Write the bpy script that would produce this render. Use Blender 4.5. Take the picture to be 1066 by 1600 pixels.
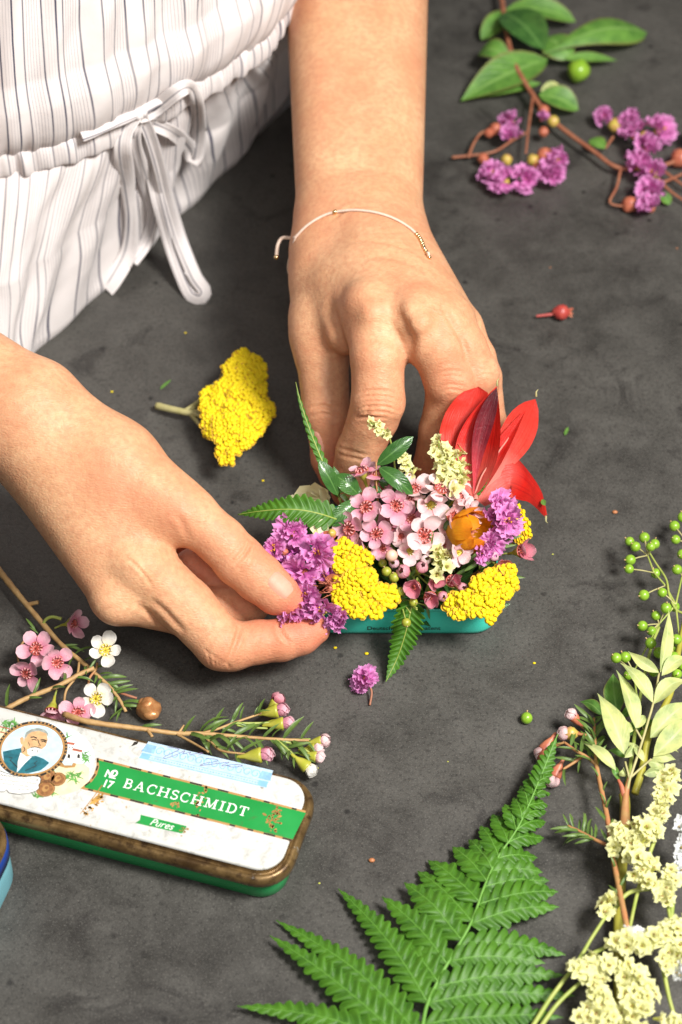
import bpy, bmesh, math, random
import numpy as np
from mathutils import Vector, Matrix
from mathutils.bvhtree import BVHTree

for _o in list(bpy.data.objects):
    bpy.data.objects.remove(_o)
sc = bpy.context.scene
COL = sc.collection
R = math.radians
S = 0.01                       # the code below thinks in centimetres

# ------------------------------------------------------------------ camera
CAM_E, CAM_D, CAM_F = R(47), 80.0, 2960.0      # elevation, distance (cm), focal length in photo pixels
CAM = np.array([0, -CAM_D * math.cos(CAM_E), CAM_D * math.sin(CAM_E)])
FW = np.array([0, math.cos(CAM_E), -math.sin(CAM_E)])
UP = np.array([0, math.sin(CAM_E), math.cos(CAM_E)])
RT = np.array([1.0, 0, 0])
cam_d = bpy.data.cameras.new('camera')
cam = bpy.data.objects.new('camera', cam_d)
COL.objects.link(cam)
cam.location = CAM * S
cam.rotation_euler = (math.pi / 2 - CAM_E, 0, 0)
cam_d.sensor_fit = 'VERTICAL'
cam_d.sensor_height = 36.0
cam_d.lens = 36.0 * CAM_F / 1600.0
cam_d.clip_start = 0.01
cam_d.clip_end = 50
cam_d.dof.use_dof = True
cam_d.dof.focus_distance = 0.725
cam_d.dof.aperture_fstop = 10.0
sc.camera = cam

# ------------------------------------------------------------------ light
world = bpy.data.worlds.new('World')
sc.world = world
world.use_nodes = True
world.node_tree.nodes['Background'].inputs[0].default_value = (1.0, 0.985, 0.97, 1)
world.node_tree.nodes['Background'].inputs[1].default_value = 0.09

def area(name, loc, target, sx, sy, power, col):
    l = bpy.data.lights.new(name, 'AREA')
    l.shape = 'RECTANGLE'; l.size = sx; l.size_y = sy
    l.energy = power; l.color = col
    o = bpy.data.objects.new(name, l)
    COL.objects.link(o)
    o.location = loc
    o.rotation_euler = (Vector(target) - Vector(loc)).to_track_quat('-Z', 'Y').to_euler()
    return o
area('key_softbox', (0.52, -0.42, 1.02), (0, 0.02, 0), 0.30, 0.30, 28.0, (1.0, 0.965, 0.92))
area('fill_softbox', (0.05, -0.85, 1.05), (0, 0, 0), 0.5, 0.5, 5.0, (1.0, 0.975, 0.95))

sc.view_settings.view_transform = 'Standard'
sc.view_settings.look = 'None'
sc.view_settings.exposure = 0.0
sc.view_settings.gamma = 1.0
sc.view_settings.use_curve_mapping = False
sc.render.engine = 'CYCLES'
sc.cycles.use_denoising = True
sc.cycles.max_bounces = 6
sc.cycles.transparent_max_bounces = 8

# ------------------------------------------------------------------ helpers
rnd = random.Random(7)

def P(x, y, z=0.0):
    """photo pixel + height above the table (cm) -> place in the scene (cm)"""
    d = FW + RT * (x - 533) / CAM_F - UP * (y - 800) / CAM_F
    return CAM + d * ((z - CAM[2]) / d[2])

def pxs(p):
    """photo pixels per cm at a place"""
    return CAM_F / float((np.asarray(p) - CAM) @ FW)

def unit(v):
    v = np.asarray(v, float)
    return v / (np.linalg.norm(v) + 1e-12)

def thing(name, label, cat, loc=(0, 0, 0), group=None):
    o = bpy.data.objects.new(name, None)
    COL.objects.link(o)
    o.empty_display_size = 0.01
    o.location = Vector(loc) * S
    o['label'] = label; o['category'] = cat
    if group: o['group'] = group
    o['o_cm'] = [float(c) for c in loc]
    return o

def tag(o, label, cat, group=None):
    o['label'] = label; o['category'] = cat
    if group: o['group'] = group
    return o

def mesh(name, verts, faces, mats, smooth=True, mi=None, uv=None, off=(0, 0, 0)):
    me = bpy.data.meshes.new(name)
    v = (np.asarray(verts, float) - np.asarray(off)) * S
    me.from_pydata(v.tolist(), [], [list(map(int, f)) for f in faces])
    for m in (mats if isinstance(mats, (list, tuple)) else [mats]):
        me.materials.append(m)
    if mi is not None:
        me.polygons.foreach_set('material_index', np.asarray(mi, dtype=np.int32))
    if smooth:
        me.polygons.foreach_set('use_smooth', np.ones(len(me.polygons), dtype=bool))
    if uv is not None:
        ul = me.uv_layers.new(name='UVMap')
        li = np.zeros(len(me.loops), dtype=np.int32)
        me.loops.foreach_get('vertex_index', li)
        ul.data.foreach_set('uv', np.asarray(uv, float)[li].ravel())
    me.update()
    return me

def org(o):
    """scene place (cm) of an object that was only ever moved, never turned"""
    return np.array(o['o_cm']) if 'o_cm' in o.keys() else np.zeros(3)

def part(name, verts, faces, mats, parent=None, smooth=True, mi=None, uv=None):
    """a mesh given in scene cm, as a part of `parent`"""
    off = org(parent) if parent is not None else (0, 0, 0)
    me = mesh(name, verts, faces, mats, smooth, mi, uv, off)
    o = bpy.data.objects.new(name, me)
    COL.objects.link(o)
    if parent is not None:
        o.parent = parent
        o['o_cm'] = [float(c) for c in off]
    return o

def put(name, me, parent, M=None):
    """a copy of mesh data as a part; M is in the parent's own space (metres)"""
    o = bpy.data.objects.new(name, me)
    COL.objects.link(o)
    o.parent = parent
    if M is not None: o.matrix_basis = M
    return o

def frame(p, z, x=None, s=1.0):
    """matrix: origin p (cm), z axis along z, x axis near x"""
    z = unit(z)
    if x is None: x = (1, 0, 0) if abs(z[0]) < 0.8 else (0, 1, 0)
    x = np.asarray(x, float); x = unit(x - z * (x @ z))
    y = np.cross(z, x)
    p = np.asarray(p, float) * S
    return Matrix(((x[0]*s, y[0]*s, z[0]*s, p[0]), (x[1]*s, y[1]*s, z[1]*s, p[1]),
                   (x[2]*s, y[2]*s, z[2]*s, p[2]), (0, 0, 0, 1)))

def spline(pts, n):
    """Catmull-Rom through pts, n samples"""
    p = np.asarray(pts, float)
    if len(p) == 2:
        t = np.linspace(0, 1, n)[:, None]
        return p[0] * (1 - t) + p[1] * t
    q = np.vstack([2 * p[0] - p[1], p, 2 * p[-1] - p[-2]])
    L = np.concatenate([[0], np.cumsum(np.linalg.norm(np.diff(p[:, :3], axis=0), axis=1))])
    u = np.interp(np.linspace(0, L[-1], n), L, np.arange(len(p)))
    i = np.clip(u.astype(int), 0, len(p) - 2)
    t = (u - i)[:, None]
    a, b, c, d = q[i], q[i + 1], q[i + 2], q[i + 3]
    return 0.5 * ((2 * b) + (c - a) * t + (2 * a - 5 * b + 4 * c - d) * t * t + (3 * b - a - 3 * c + d) * t ** 3)

class MB:
    """collects shapes (scene cm) for ONE mesh"""
    def __init__(s): s.v = []; s.f = []; s.m = []; s.n = 0
    def add(s, v, f, m=0):
        v = np.asarray(v, float)
        s.f += [[int(i) + s.n for i in q] for q in f]
        s.m += [m] * len(f)
        s.v.append(v); s.n += len(v)
    def tube(s, pts, r, seg=6, m=0, cap=True):
        pts = np.asarray(pts, float); n = len(pts)
        r = np.broadcast_to(np.asarray(r, float), (n,)) if np.ndim(r) < 1 or len(r) == n else np.interp(np.linspace(0, 1, n), np.linspace(0, 1, len(r)), r)
        T = np.gradient(pts, axis=0); T /= np.linalg.norm(T, axis=1)[:, None] + 1e-12
        a = np.array([0, 0, 1.0]) if abs(T[0][2]) < 0.9 else np.array([1.0, 0, 0])
        V = []
        for i in range(n):
            a = unit(a - T[i] * (a @ T[i])); b = np.cross(T[i], a)
            for k in range(seg):
                t = 2 * math.pi * k / seg
                V.append(pts[i] + r[i] * (a * math.cos(t) + b * math.sin(t)))
        F = []
        for i in range(n - 1):
            for k in range(seg):
                k2 = (k + 1) % seg
                F.append((i * seg + k, i * seg + k2, (i + 1) * seg + k2, (i + 1) * seg + k))
        if cap:
            F.append(tuple(range(seg))[::-1]); F.append(tuple((n - 1) * seg + k for k in range(seg)))
        s.add(V, F, m)
    def grid(s, V, m=0, close=False):
        nu, nv = V.shape[:2]
        F = []
        for i in range(nu - 1):
            for j in range(nv - 1 + (1 if close else 0)):
                j2 = (j + 1) % nv
                F.append((i * nv + j, i * nv + j2, (i + 1) * nv + j2, (i + 1) * nv + j))
        s.add(V.reshape(-1, 3), F, m)
    def ball(s, c, r, nu=8, nv=6, m=0, sc_=(1, 1, 1)):
        V = []; c = np.asarray(c, float)
        for i in range(nv + 1):
            th = math.pi * i / nv
            for j in range(nu):
                ph = 2 * math.pi * j / nu
                V.append(c + r * np.array([math.sin(th) * math.cos(ph) * sc_[0], math.sin(th) * math.sin(ph) * sc_[1], math.cos(th) * sc_[2]]))
        s.grid(np.array(V).reshape(nv + 1, nu, 3), m, True)
    def lathe(s, prof, seg=12, m=0, wob=None):
        """profile of (r, z) round z"""
        V = []
        for r, z in prof:
            for k in range(seg):
                t = 2 * math.pi * k / seg
                q = r * (1 + (wob(t, z) if wob else 0))
                V.append((q * math.cos(t), q * math.sin(t), z))
        s.grid(np.array(V).reshape(len(prof), seg, 3), m, True)
    def poly(s, pts, z, m=0):
        s.add([(p[0], p[1], z) for p in pts], [tuple(range(len(pts)))], m)
    def build(s, name, mats, parent=None, smooth=True):
        return part(name, np.vstack(s.v), s.f, mats, parent, smooth, s.m)
    def data(s, name, mats, smooth=True):
        return mesh(name, np.vstack(s.v), s.f, mats, smooth, s.m)

# ------------------------------------------------------------------ materials
def srgb(r, g, b):
    f = lambda c: c / 12.92 if c <= 0.04045 else ((c + 0.055) / 1.055) ** 2.4
    return (f(r / 255), f(g / 255), f(b / 255))

class NT:
    def __init__(s, name):
        s.mat = bpy.data.materials.new(name); s.mat.use_nodes = True
        s.t = s.mat.node_tree; s.t.nodes.clear()
        s.out = s.n('ShaderNodeOutputMaterial')
        s.bsdf = s.n('ShaderNodeBsdfPrincipled')
        s.l(s.bsdf.outputs[0], s.out.inputs[0])
        s.co = s.n('ShaderNodeTexCoord').outputs['Object']
    def n(s, t, **k):
        x = s.t.nodes.new(t)
        for a, b in k.items(): setattr(x, a, b)
        return x
    def l(s, a, b): s.t.links.new(a, b)
    def setv(s, sock, v):
        if hasattr(v, 'is_linked') or isinstance(v, bpy.types.NodeSocket): s.l(v, sock)
        elif isinstance(v, (tuple, list)) and len(v) == 3 and sock.type == 'RGBA': sock.default_value = (*v, 1)
        else: sock.default_value = v
    def noise(s, scale, detail=4, rough=0.55, co=None, dist=0.0):
        x = s.n('ShaderNodeTexNoise'); x.inputs['Scale'].default_value = scale
        x.inputs['Detail'].default_value = detail; x.inputs['Roughness'].default_value = rough
        x.inputs['Distortion'].default_value = dist
        s.l(co or s.co, x.inputs['Vector'])
        return x.outputs[0]
    def vor(s, scale, co=None, feat='F1', rand=1.0):
        x = s.n('ShaderNodeTexVoronoi', feature=feat); x.inputs['Scale'].default_value = scale
        x.inputs['Randomness'].default_value = rand
        s.l(co or s.co, x.inputs['Vector'])
        return x.outputs[0]
    def ramp(s, v, stops, interp='LINEAR'):
        x = s.n('ShaderNodeValToRGB'); e = x.color_ramp.elements; x.color_ramp.interpolation = interp
        while len(e) < len(stops): e.new(0.5)
        for q, (p, c) in zip(e, stops):
            q.position = p; q.color = (*c, 1) if isinstance(c, (tuple, list)) else (c, c, c, 1)
        s.l(v, x.inputs[0])
        return x.outputs[0]
    def mix(s, f, a, b, mode='MIX'):
        x = s.n('ShaderNodeMix', data_type='RGBA', blend_type=mode)
        s.setv(x.inputs[0], f); s.setv(x.inputs[6], a); s.setv(x.inputs[7], b)
        return x.outputs[2]
    def math(s, op, a, b=0.0, clamp=False):
        x = s.n('ShaderNodeMath', operation=op, use_clamp=clamp)
        s.setv(x.inputs[0], a); s.setv(x.inputs[1], b)
        return x.outputs[0]
    def bump(s, h, strength=0.3, dist=0.001, prev=None):
        x = s.n('ShaderNodeBump'); x.inputs['Strength'].default_value = strength; x.inputs['Distance'].default_value = dist
        s.l(h, x.inputs['Height'])
        if prev: s.l(prev, x.inputs['Normal'])
        return x.outputs[0]
    def set(s, **k):
        for a, b in k.items(): s.setv(s.bsdf.inputs[a.replace('_', ' ')], b)
        return s
    def translucent(s, col, f):
        tr = s.n('ShaderNodeBsdfTranslucent'); s.setv(tr.inputs[0], col)
        mx = s.n('ShaderNodeMixShader'); mx.inputs[0].default_value = f
        s.l(s.bsdf.outputs[0], mx.inputs[1]); s.l(tr.outputs[0], mx.inputs[2]); s.l(mx.outputs[0], s.out.inputs[0])
        return s

def plain(name, c1, c2=None, rough=0.5, scale=300, trans=0.0, bump=0.0, bscale=None, metal=0.0, spec=0.5, sss=0.0, lo=0.35, hi=0.65):
    """two natural tones mixed by noise, optional translucency and fine relief"""
    t = NT(name)
    col = t.mix(t.ramp(t.noise(scale), [(lo, 0.0), (hi, 1.0)]), c1, c2 or c1)
    t.set(Base_Color=col, Roughness=rough, Metallic=metal)
    t.bsdf.inputs['Specular IOR Level'].default_value = spec
    if sss:
        t.bsdf.inputs['Subsurface Weight'].default_value = sss
        t.bsdf.inputs['Subsurface Radius'].default_value = (1.0, 0.6, 0.4)
        t.bsdf.inputs['Subsurface Scale'].default_value = 0.0015
    if bump:
        t.l(t.bump(t.noise(bscale or scale * 2), bump, 0.0006), t.bsdf.inputs['Normal'])
    if trans: t.translucent(col, trans)
    return t.mat

# ------------------------------------------------------------------ the table top
def table_material():
    t = NT('dark_concrete')
    big = t.noise(9, 6, 0.62, dist=.5); mid = t.noise(55, 6, 0.65, dist=0.4); fine = t.noise(620, 4, 0.75); fine2 = t.noise(1500, 2, 0.6)
    c = t.mix(t.ramp(big, [(0.40, 0.0), (0.62, 1.0)]), (0.032, 0.0303, 0.0270), (0.068, 0.0648, 0.0580))
    c = t.mix(t.ramp(mid, [(0.35, 0.0), (0.75, 0.75)]), c, (0.088, 0.084, 0.075))
    c = t.mix(t.ramp(t.noise(33, 7, 0.7, dist=1.2), [(0.33, 0.9), (0.45, 0.0)]), c, (0.024, 0.022, 0.020))
    c = t.mix(t.ramp(fine, [(0.34, 0.7), (0.50, 0.0)]), c, (0.016, 0.015, 0.014))
    c = t.mix(t.ramp(fine2, [(0.56, 0.0), (0.74, 0.55)]), c, (0.165, 0.157, 0.140))
    spots = t.math('MULTIPLY', t.ramp(t.math('ADD', t.vor(85), t.math('MULTIPLY', t.noise(500, 2), .12)), [(0.13, 1.0), (0.20, 0.0)]), t.ramp(t.noise(22, 4), [(0.47, 0.0), (0.56, 1.0)]))
    c = t.mix(spots, c, (0.014, 0.013, 0.012))
    cr = t.math('MULTIPLY', t.ramp(t.noise(42, 6, 0.6, dist=2.0), [(0.488, 0.0), (0.50, 1.0), (0.512, 0.0)]), t.ramp(t.noise(9, 2), [(0.54, 0.0), (0.66, 0.6)]))
    c = t.mix(cr, c, (0.025, 0.023, 0.021))
    t.set(Base_Color=c, Roughness=t.ramp(mid, [(0.3, 0.42), (0.7, 0.6)]))
    t.bsdf.inputs['Specular IOR Level'].default_value = 0.45
    b = t.bump(fine, 0.35, 0.0004)
    b = t.bump(mid, 0.10, 0.0010, b)
    t.l(b, t.bsdf.inputs['Normal'])
    return t.mat
M_TABLE = table_material()
# the person stands at a slanting edge: corner points of the slab, seen from above
_e0 = np.array([-14.9, 7.4]); _ed = unit(np.array([0.52, 0.854]))
_in = np.array([-_ed[1], _ed[0]])
_c = [(_e0 - _ed * 60 + _in * 1.0), (95, -75), (95, 110), (_e0 + _ed * 122 + _in * 1.0)]
_c = [(_c[0][0], _c[0][1])] + [(-46, -75)] + _c[1:]
mb = MB()
top = [(x, y, 0) for x, y in _c]; bot = [(x, y, -3.0) for x, y in _c]
n = len(_c)
mb.add(top + bot, [tuple(range(n)), tuple(range(2 * n - 1, n - 1, -1))] + [(i, i + n, (i + 1) % n + n, (i + 1) % n) for i in range(n)])
table = mb.build('table_top', [M_TABLE], smooth=False)
table['kind'] = 'structure'
SKIN_H = 0.085
# ------------------------------------------------------------------ a person: bare arms and hands
def cone_sd(p, a, b, ra, rb):
    """distance to a tapered capsule"""
    ba = b - a; l2 = ba @ ba; rr = ra - rb
    a2 = l2 - rr * rr; il2 = 1.0 / l2
    pa = p - a; y = pa @ ba; z = y - l2
    q = pa * l2 - np.outer(y, ba)
    x2 = np.einsum('ij,ij->i', q, q)
    y2 = y * y * l2; z2 = z * z * l2
    k = np.sign(rr) * rr * rr * x2
    d = (np.sqrt(x2 * a2 * il2) + y * rr) * il2 - ra
    m1 = np.sign(z) * a2 * z2 > k
    d1 = np.sqrt(x2 + z2) * il2 - rb
    m2 = np.sign(y) * a2 * y2 < k
    d2 = np.sqrt(x2 + y2) * il2 - ra
    return np.where(m1, d1, np.where(m2, d2, d))

def smin(a, b, k):
    h = np.clip(0.5 + 0.5 * (b - a) / k, 0, 1)
    return b + (a - b) * h - k * h * (1 - h)

def J(x, y, z, r):
    return (P(x, y, z), r)

class Limb:
    """palm and forearm shapes melt together; each digit melts into them and stays apart from its neighbours"""
    def __init__(s): s.core = []; s.digits = []; s.kc = 0.9
    def bone(s, j0, j1, k=None): s.core.append((j0[0], j1[0], j0[1], j1[1], k or s.kc))
    def digit(s, js, k=0.5): s.digits.append((js, k))
    def sd(s, p):
        c = None
        for a, b, ra, rb, k in s.core:
            d = cone_sd(p, a, b, ra, rb)
            c = d if c is None else smin(c, d, k)
        out = c
        for js, k in s.digits:
            f = None
            for (a, ra), (b, rb) in zip(js[:-1], js[1:]):
                d = cone_sd(p, a, b, ra, rb)
                f = d if f is None else smin(f, d, 0.18)
            out = smin(out, smin(c, f, k), 0.05)
        return out

def surface(sd, lo, hi, h, B=8):
    """surface nets over the blocks that the surface crosses; h = cell size (cm)"""
    lo = np.asarray(lo, float); nb = np.ceil((np.asarray(hi) - lo) / (h * B)).astype(int)
    bi = np.stack(np.meshgrid(*[np.arange(k) for k in nb], indexing='ij'), -1).reshape(-1, 3)
    d = sd(lo + (bi + 0.5) * h * B)
    bi = bi[np.abs(d) < h * B * 0.87 + 2 * h]
    g = np.stack(np.meshgrid(*[np.arange(B + 1)] * 3, indexing='ij'), -1).reshape(-1, 3)
    V, K, SG = [], [], []
    for c0 in range(0, len(bi), 600):
        b = bi[c0:c0 + 600]
        idx = b[:, None, :] * B + g[None]
        val = sd((lo + idx.reshape(-1, 3) * h)).reshape(len(b), B + 1, B + 1, B + 1)
        crn = [val[:, i:B + i, j:B + j, k:B + k] for i in (0, 1) for j in (0, 1) for k in (0, 1)]
        st = np.stack(crn, -1)
        ins = st < 0
        act = ins.any(-1) & ~ins.all(-1)
        w = np.nonzero(act)
        vals = st[act]; cell = b[w[0]] * B + np.stack(w[1:], -1)
        off = np.array([(i, j, k) for i in (0, 1) for j in (0, 1) for k in (0, 1)], float)
        acc = np.zeros((len(vals), 3)); cnt = np.zeros(len(vals))
        for i in range(8):
            for a in (4, 2, 1):
                j = i | a
                if j == i: continue
                x = (vals[:, i] < 0) != (vals[:, j] < 0)
                t = vals[:, i] / (vals[:, i] - vals[:, j] + 1e-20)
                pt = off[i] + (off[j] - off[i]) * t[:, None]
                acc[x] += pt[x]; cnt[x] += 1
        V.append(lo + (cell + acc / cnt[:, None]) * h); K.append(cell)
        SG.append(vals[:, [0, 4, 2, 1]] < 0)
    V = np.vstack(V); K = np.vstack(K); SG = np.vstack(SG)
    key = lambda c: (c[:, 0].astype(np.int64) << 40) | (c[:, 1].astype(np.int64) << 20) | c[:, 2].astype(np.int64)
    kk = key(K); o = np.argsort(kk); ks = kk[o]
    def find(c):
        q = key(c); i = np.clip(np.searchsorted(ks, q), 0, len(ks) - 1)
        return np.where(ks[i] == q, o[i], -1)
    F = []
    for ax in range(3):
        m = SG[:, 0] != SG[:, ax + 1]
        c = K[m]; inside = SG[m, 0]
        e1 = np.zeros(3, int); e1[(ax + 1) % 3] = 1
        e2 = np.zeros(3, int); e2[(ax + 2) % 3] = 1
        q = np.stack([find(c), find(c - e1), find(c - e1 - e2), find(c - e2)], -1)
        ok = (q >= 0).all(1)
        q = q[ok]; inside = inside[ok]
        q[~inside] = q[~inside][:, ::-1]
        F.append(q)
    F = np.vstack(F)
    e = 0.02
    for it in range(2):
        d0 = sd(V)
        gr = np.stack([sd(V + np.eye(3)[i] * e) - d0 for i in range(3)], -1) / e
        gn = gr / (np.linalg.norm(gr, axis=1)[:, None] + 1e-9)
        V = V - gn * np.clip(d0, -h, h)[:, None] * 0.9
    return V, F, gn

def topx(V):
    w = V - CAM; dep = w @ FW
    return np.stack([533 + CAM_F * (w @ RT) / dep, 800 - CAM_F * (w @ UP) / dep], -1), dep

def crease(V, N, pts, width, depth, soft=0.25):
    """press a fold into the skin along a line (points on the skin, cm)"""
    pts = spline(pts, 24)
    lo = pts.min(0) - 1; hi = pts.max(0) + 1
    idx = np.nonzero(((V > lo) & (V < hi)).all(1))[0]
    if not len(idx): return
    d = np.linalg.norm(V[idx][:, None] - pts[None], axis=2)
    j = d.argmin(1); dm = d.min(1)
    t = j / 23.0
    win = np.clip(np.minimum(t, 1 - t) / soft, 0, 1) ** 0.7
    amt = depth * np.exp(-(dm / width) ** 2) * win - depth * 0.35 * np.exp(-((dm - 2.1 * width) / width) ** 2) * win
    V[idx] -= N[idx] * amt[:, None]

# ---- the left hand, reaching over the flowers, and its forearm
LH = Limb()
LH.bone(J(524, 350, 7.2, 1.62), J(515, -420, 11.5, 3.05), 1.2)
LH.bone(J(600, 350, 7.2, 1.62), J(592, -420, 11.5, 3.05), 1.2)
LH.bone(J(527, 350, 7.1, 1.6), J(514, 425, 7.0, 1.38))
LH.bone(J(560, 350, 7.3, 1.6), J(578, 478, 8.4, 1.05))
LH.bone(J(570, 350, 7.3, 1.6), J(642, 486, 8.7, 1.05))
LH.bone(J(583, 350, 7.3, 1.55), J(692, 494, 8.3, 1.0))
LH.bone(J(600, 354, 7.1, 1.45), J(716, 512, 7.3, 0.88))
LH.bone(J(512, 400, 6.8, 1.5), J(500, 520, 5.9, 1.2))
LH.bone(J(540, 450, 7.4, 1.3), J(545, 520, 7.0, 0.9))
LH.bone(J(614, 515, 8.0, 0.85), J(648, 535, 7.9, 0.75), 0.5)
LH.bone(J(574, 474, 9.0, 0.55), J(582, 490, 9.0, 0.55), 0.7)
LH.bone(J(650, 492, 9.3, 0.50), J(658, 505, 9.2, 0.5), 0.7)
LH.bone(J(706, 500, 8.8, 0.45), J(712, 508, 8.7, 0.45), 0.7)
LH.digit([J(500, 500, 6.0, 1.12), J(504, 560, 5.3, 1.08), J(510, 640, 3.9, 0.98), J(514, 655, 3.6, 0.96), J(519, 715, 2.2, 0.86), J(522, 742, 1.6, 0.66)], 0.7)
LH.digit([J(580, 482, 8.4, 1.12), J(590, 560, 7.5, 1.06), J(591, 628, 6.2, 1.06), J(584, 652, 5.5, 1.0), J(561, 706, 3.9, 0.92), J(546, 752, 2.3, 0.80), J(541, 770, 1.8, 0.62)])
LH.digit([J(655, 492, 8.6, 1.10), J(684, 545, 8.0, 1.05), J(704, 594, 6.9, 1.05), J(705, 615, 6.2, 0.99), J(691, 672, 4.6, 0.92), J(676, 730, 2.7, 0.80), J(671, 748, 2.2, 0.6)])
LH.digit([J(700, 502, 8.2, .98), J(724, 545, 7.7, 0.94), J(742, 584, 6.8, 0.95), J(744, 602, 6.2, 0.88), J(745, 665, 4.5, 0.84), J(735, 735, 2.4, 0.7)])
LH.digit([J(720, 516, 7.2, 0.88), J(742, 560, 6.4, 0.84), J(752, 590, 5.7, 0.82), J(762, 660, 3.8, 0.76), J(758, 730, 2.0, 0.62)])

# ---- the right hand, pinching the violet blossoms, and its forearm
RH = Limb()
RH.bone(J(45, 628, 8.0, 1.65), J(-300, 440, 9.8, 2.3), 1.2)
RH.bone(J(15, 662, 7.6, 1.60), J(-330, 480, 9.4, 2.3), 1.2)
RH.bone(J(62, 640, 7.9, 1.65), J(178, 728, 6.6, 1.62))
RH.bone(J(178, 728, 6.6, 1.62), J(264, 788, 6.0, 1.15))
RH.bone(J(42, 652, 7.8, 1.6), J(222, 880, 4.5, 1.12))
RH.bone(J(32, 662, 7.6, 1.5), J(186, 927, 3.6, 1.06))
RH.bone(J(24, 668, 7.2, 1.4), J(178, 918, 2.7, .95))
RH.bone(J(22, 668, 6.8, 1.3), J(174, 900, 1.9, 0.9))
RH.bone(J(190, 770, 6.0, 1.35), J(232, 822, 5.3, 0.75))
RH.bone(J(206, 880, 5.0, 0.55), J(214, 890, 4.9, 0.55), 0.6)
RH.bone(J(172, 938, 3.9, 0.60), J(180, 948, 3.7, 0.55), 0.6)
RH.digit([J(242, 775, 6.2, 1.12), J(302, 809, 5.7, 1.0), J(346, 846, 5.0, 0.94), J(374, 876, 4.5, 0.97), J(405, 903, 4.0, 0.93), J(432, 926, 3.6, 0.82), J(452, 938, 3.35, 0.58)], 0.8)
RH.digit([J(226, 886, 4.4, 1.14), J(292, 948, 3.3, 1.07), J(346, 1006, 2.35, 1.0), J(362, 1010, 2.2, 0.92), J(405, 1003, 2.15, 0.82), J(440, 1000, 2.15, 0.80), J(470, 993, 2.2, 0.73), J(494, 984, 2.3, 0.55)])
RH.digit([J(190, 930, 3.5, 1.05), J(290, 955, 2.3, 0.95), J(380, 948, 1.7, 0.86), J(392, 938, 1.75, 0.82), J(345, 906, 2.2, 0.80), J(300, 884, 2.9, 0.7)])
RH.digit([J(180, 915, 2.6, 1.0), J(280, 905, 1.6, 0.88), J(352, 885, 1.4, 0.82), J(345, 870, 1.7, 0.78), J(300, 855, 2.5, 0.7)])
RH.digit([J(168, 895, 1.9, 0.9), J(250, 875, 1.2, 0.8), J(310, 850, 1.1, 0.72), J(300, 835, 1.5, 0.68), J(265, 830, 2.3, 0.6)])

def skin_material():
    t = NT('skin')
    a = t.n('ShaderNodeAttribute', attribute_name='flush')
    base = t.mix(t.ramp(t.noise(60, 4), [(0.3, 0.0), (0.7, 1.0)]), (0.60, 0.315, 0.165), (0.685, 0.40, 0.225))
    base = t.mix(t.ramp(t.noise(420, 3), [(0.38, 0.0), (0.66, 0.55)]), base, (0.50, 0.225, 0.120))
    base = t.mix(t.ramp(t.noise(32, 5, .6), [(0.42, 0.0), (0.70, 0.6)]), base, (0.54, 0.20, 0.105))
    base = t.mix(a.outputs['Fac'], base, (0.60, 0.175, 0.105))
    fr = t.math('MULTIPLY', t.ramp(t.vor(260), [(0.04, 0.8), (0.12, 0.0)]), t.ramp(t.noise(70, 2), [(0.62, 0.0), (0.70, 1.0)]))
    base = t.mix(fr, base, (0.30, 0.12, 0.06))
    t.set(Base_Color=base, Roughness=t.ramp(t.noise(250, 3), [(0.3, 0.46), (0.7, 0.62)]))
    t.bsdf.inputs['Specular IOR Level'].default_value = 0.32
    t.bsdf.inputs['Subsurface Weight'].default_value = 0.14
    t.bsdf.inputs['Subsurface Radius'].default_value = (1.0, 0.40, 0.22)
    t.bsdf.inputs['Subsurface Scale'].default_value = 0.005
    mp = t.n('ShaderNodeMapping'); mp.inputs['Scale'].default_value = (1.0, 2.6, 1.6)
    mp.inputs['Rotation'].default_value = (0, 0, 0.5)
    t.l(t.co, mp.inputs[0])
    b = t.bump(t.vor(430, mp.outputs[0], 'DISTANCE_TO_EDGE'), 0.42, 0.0005)
    b = t.bump(t.noise(1300, 3, 0.6), 0.30, 0.0003, b)
    b = t.bump(t.noise(95, 4, .6), 0.18, 0.0020, b)
    t.l(b, t.bsdf.inputs['Normal'])
    return t.mat
M_SKIN = skin_material()
M_NAIL = plain('nail', (0.62, 0.29, 0.20), (0.66, 0.34, 0.25), 0.5, 90, sss=0.15, spec=.25)

def bounds(L, pad=1.2):
    a = np.array([j for c in L.core for j in (c[0] - c[2], c[0] + c[2], c[1] - c[3], c[1] + c[3])] + [j[0] + s * j[1] for d in L.digits for j in d[0] for s in (-1, 1)])
    return a.min(0) - pad, a.max(0) + pad

arms = []
for L in (LH, RH):
    lo, hi = bounds(L)
    arms.append(list(surface(L.sd, lo, hi, SKIN_H)))

def hit_of(arm):
    return BVHTree.FromPolygons([Vector(v) for v in arm[0]], arm[1].tolist())
def aim(bvh, x, y):
    d = FW + RT * (x - 533) / CAM_F - UP * (y - 800) / CAM_F
    h = bvh.ray_cast(Vector(CAM), Vector(d).normalized())
    return (None, None) if h[0] is None else (np.array(h[0]), np.array(h[1]))

BV = [hit_of(a) for a in arms]
def fold(k, pts, w, d, soft=0.25):
    q = [aim(BV[k], *p)[0] for p in pts]
    q = [p for p in q if p is not None]
    if len(q) > 1: crease(arms[k][0], arms[k][2], q, w, d, soft)
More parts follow.
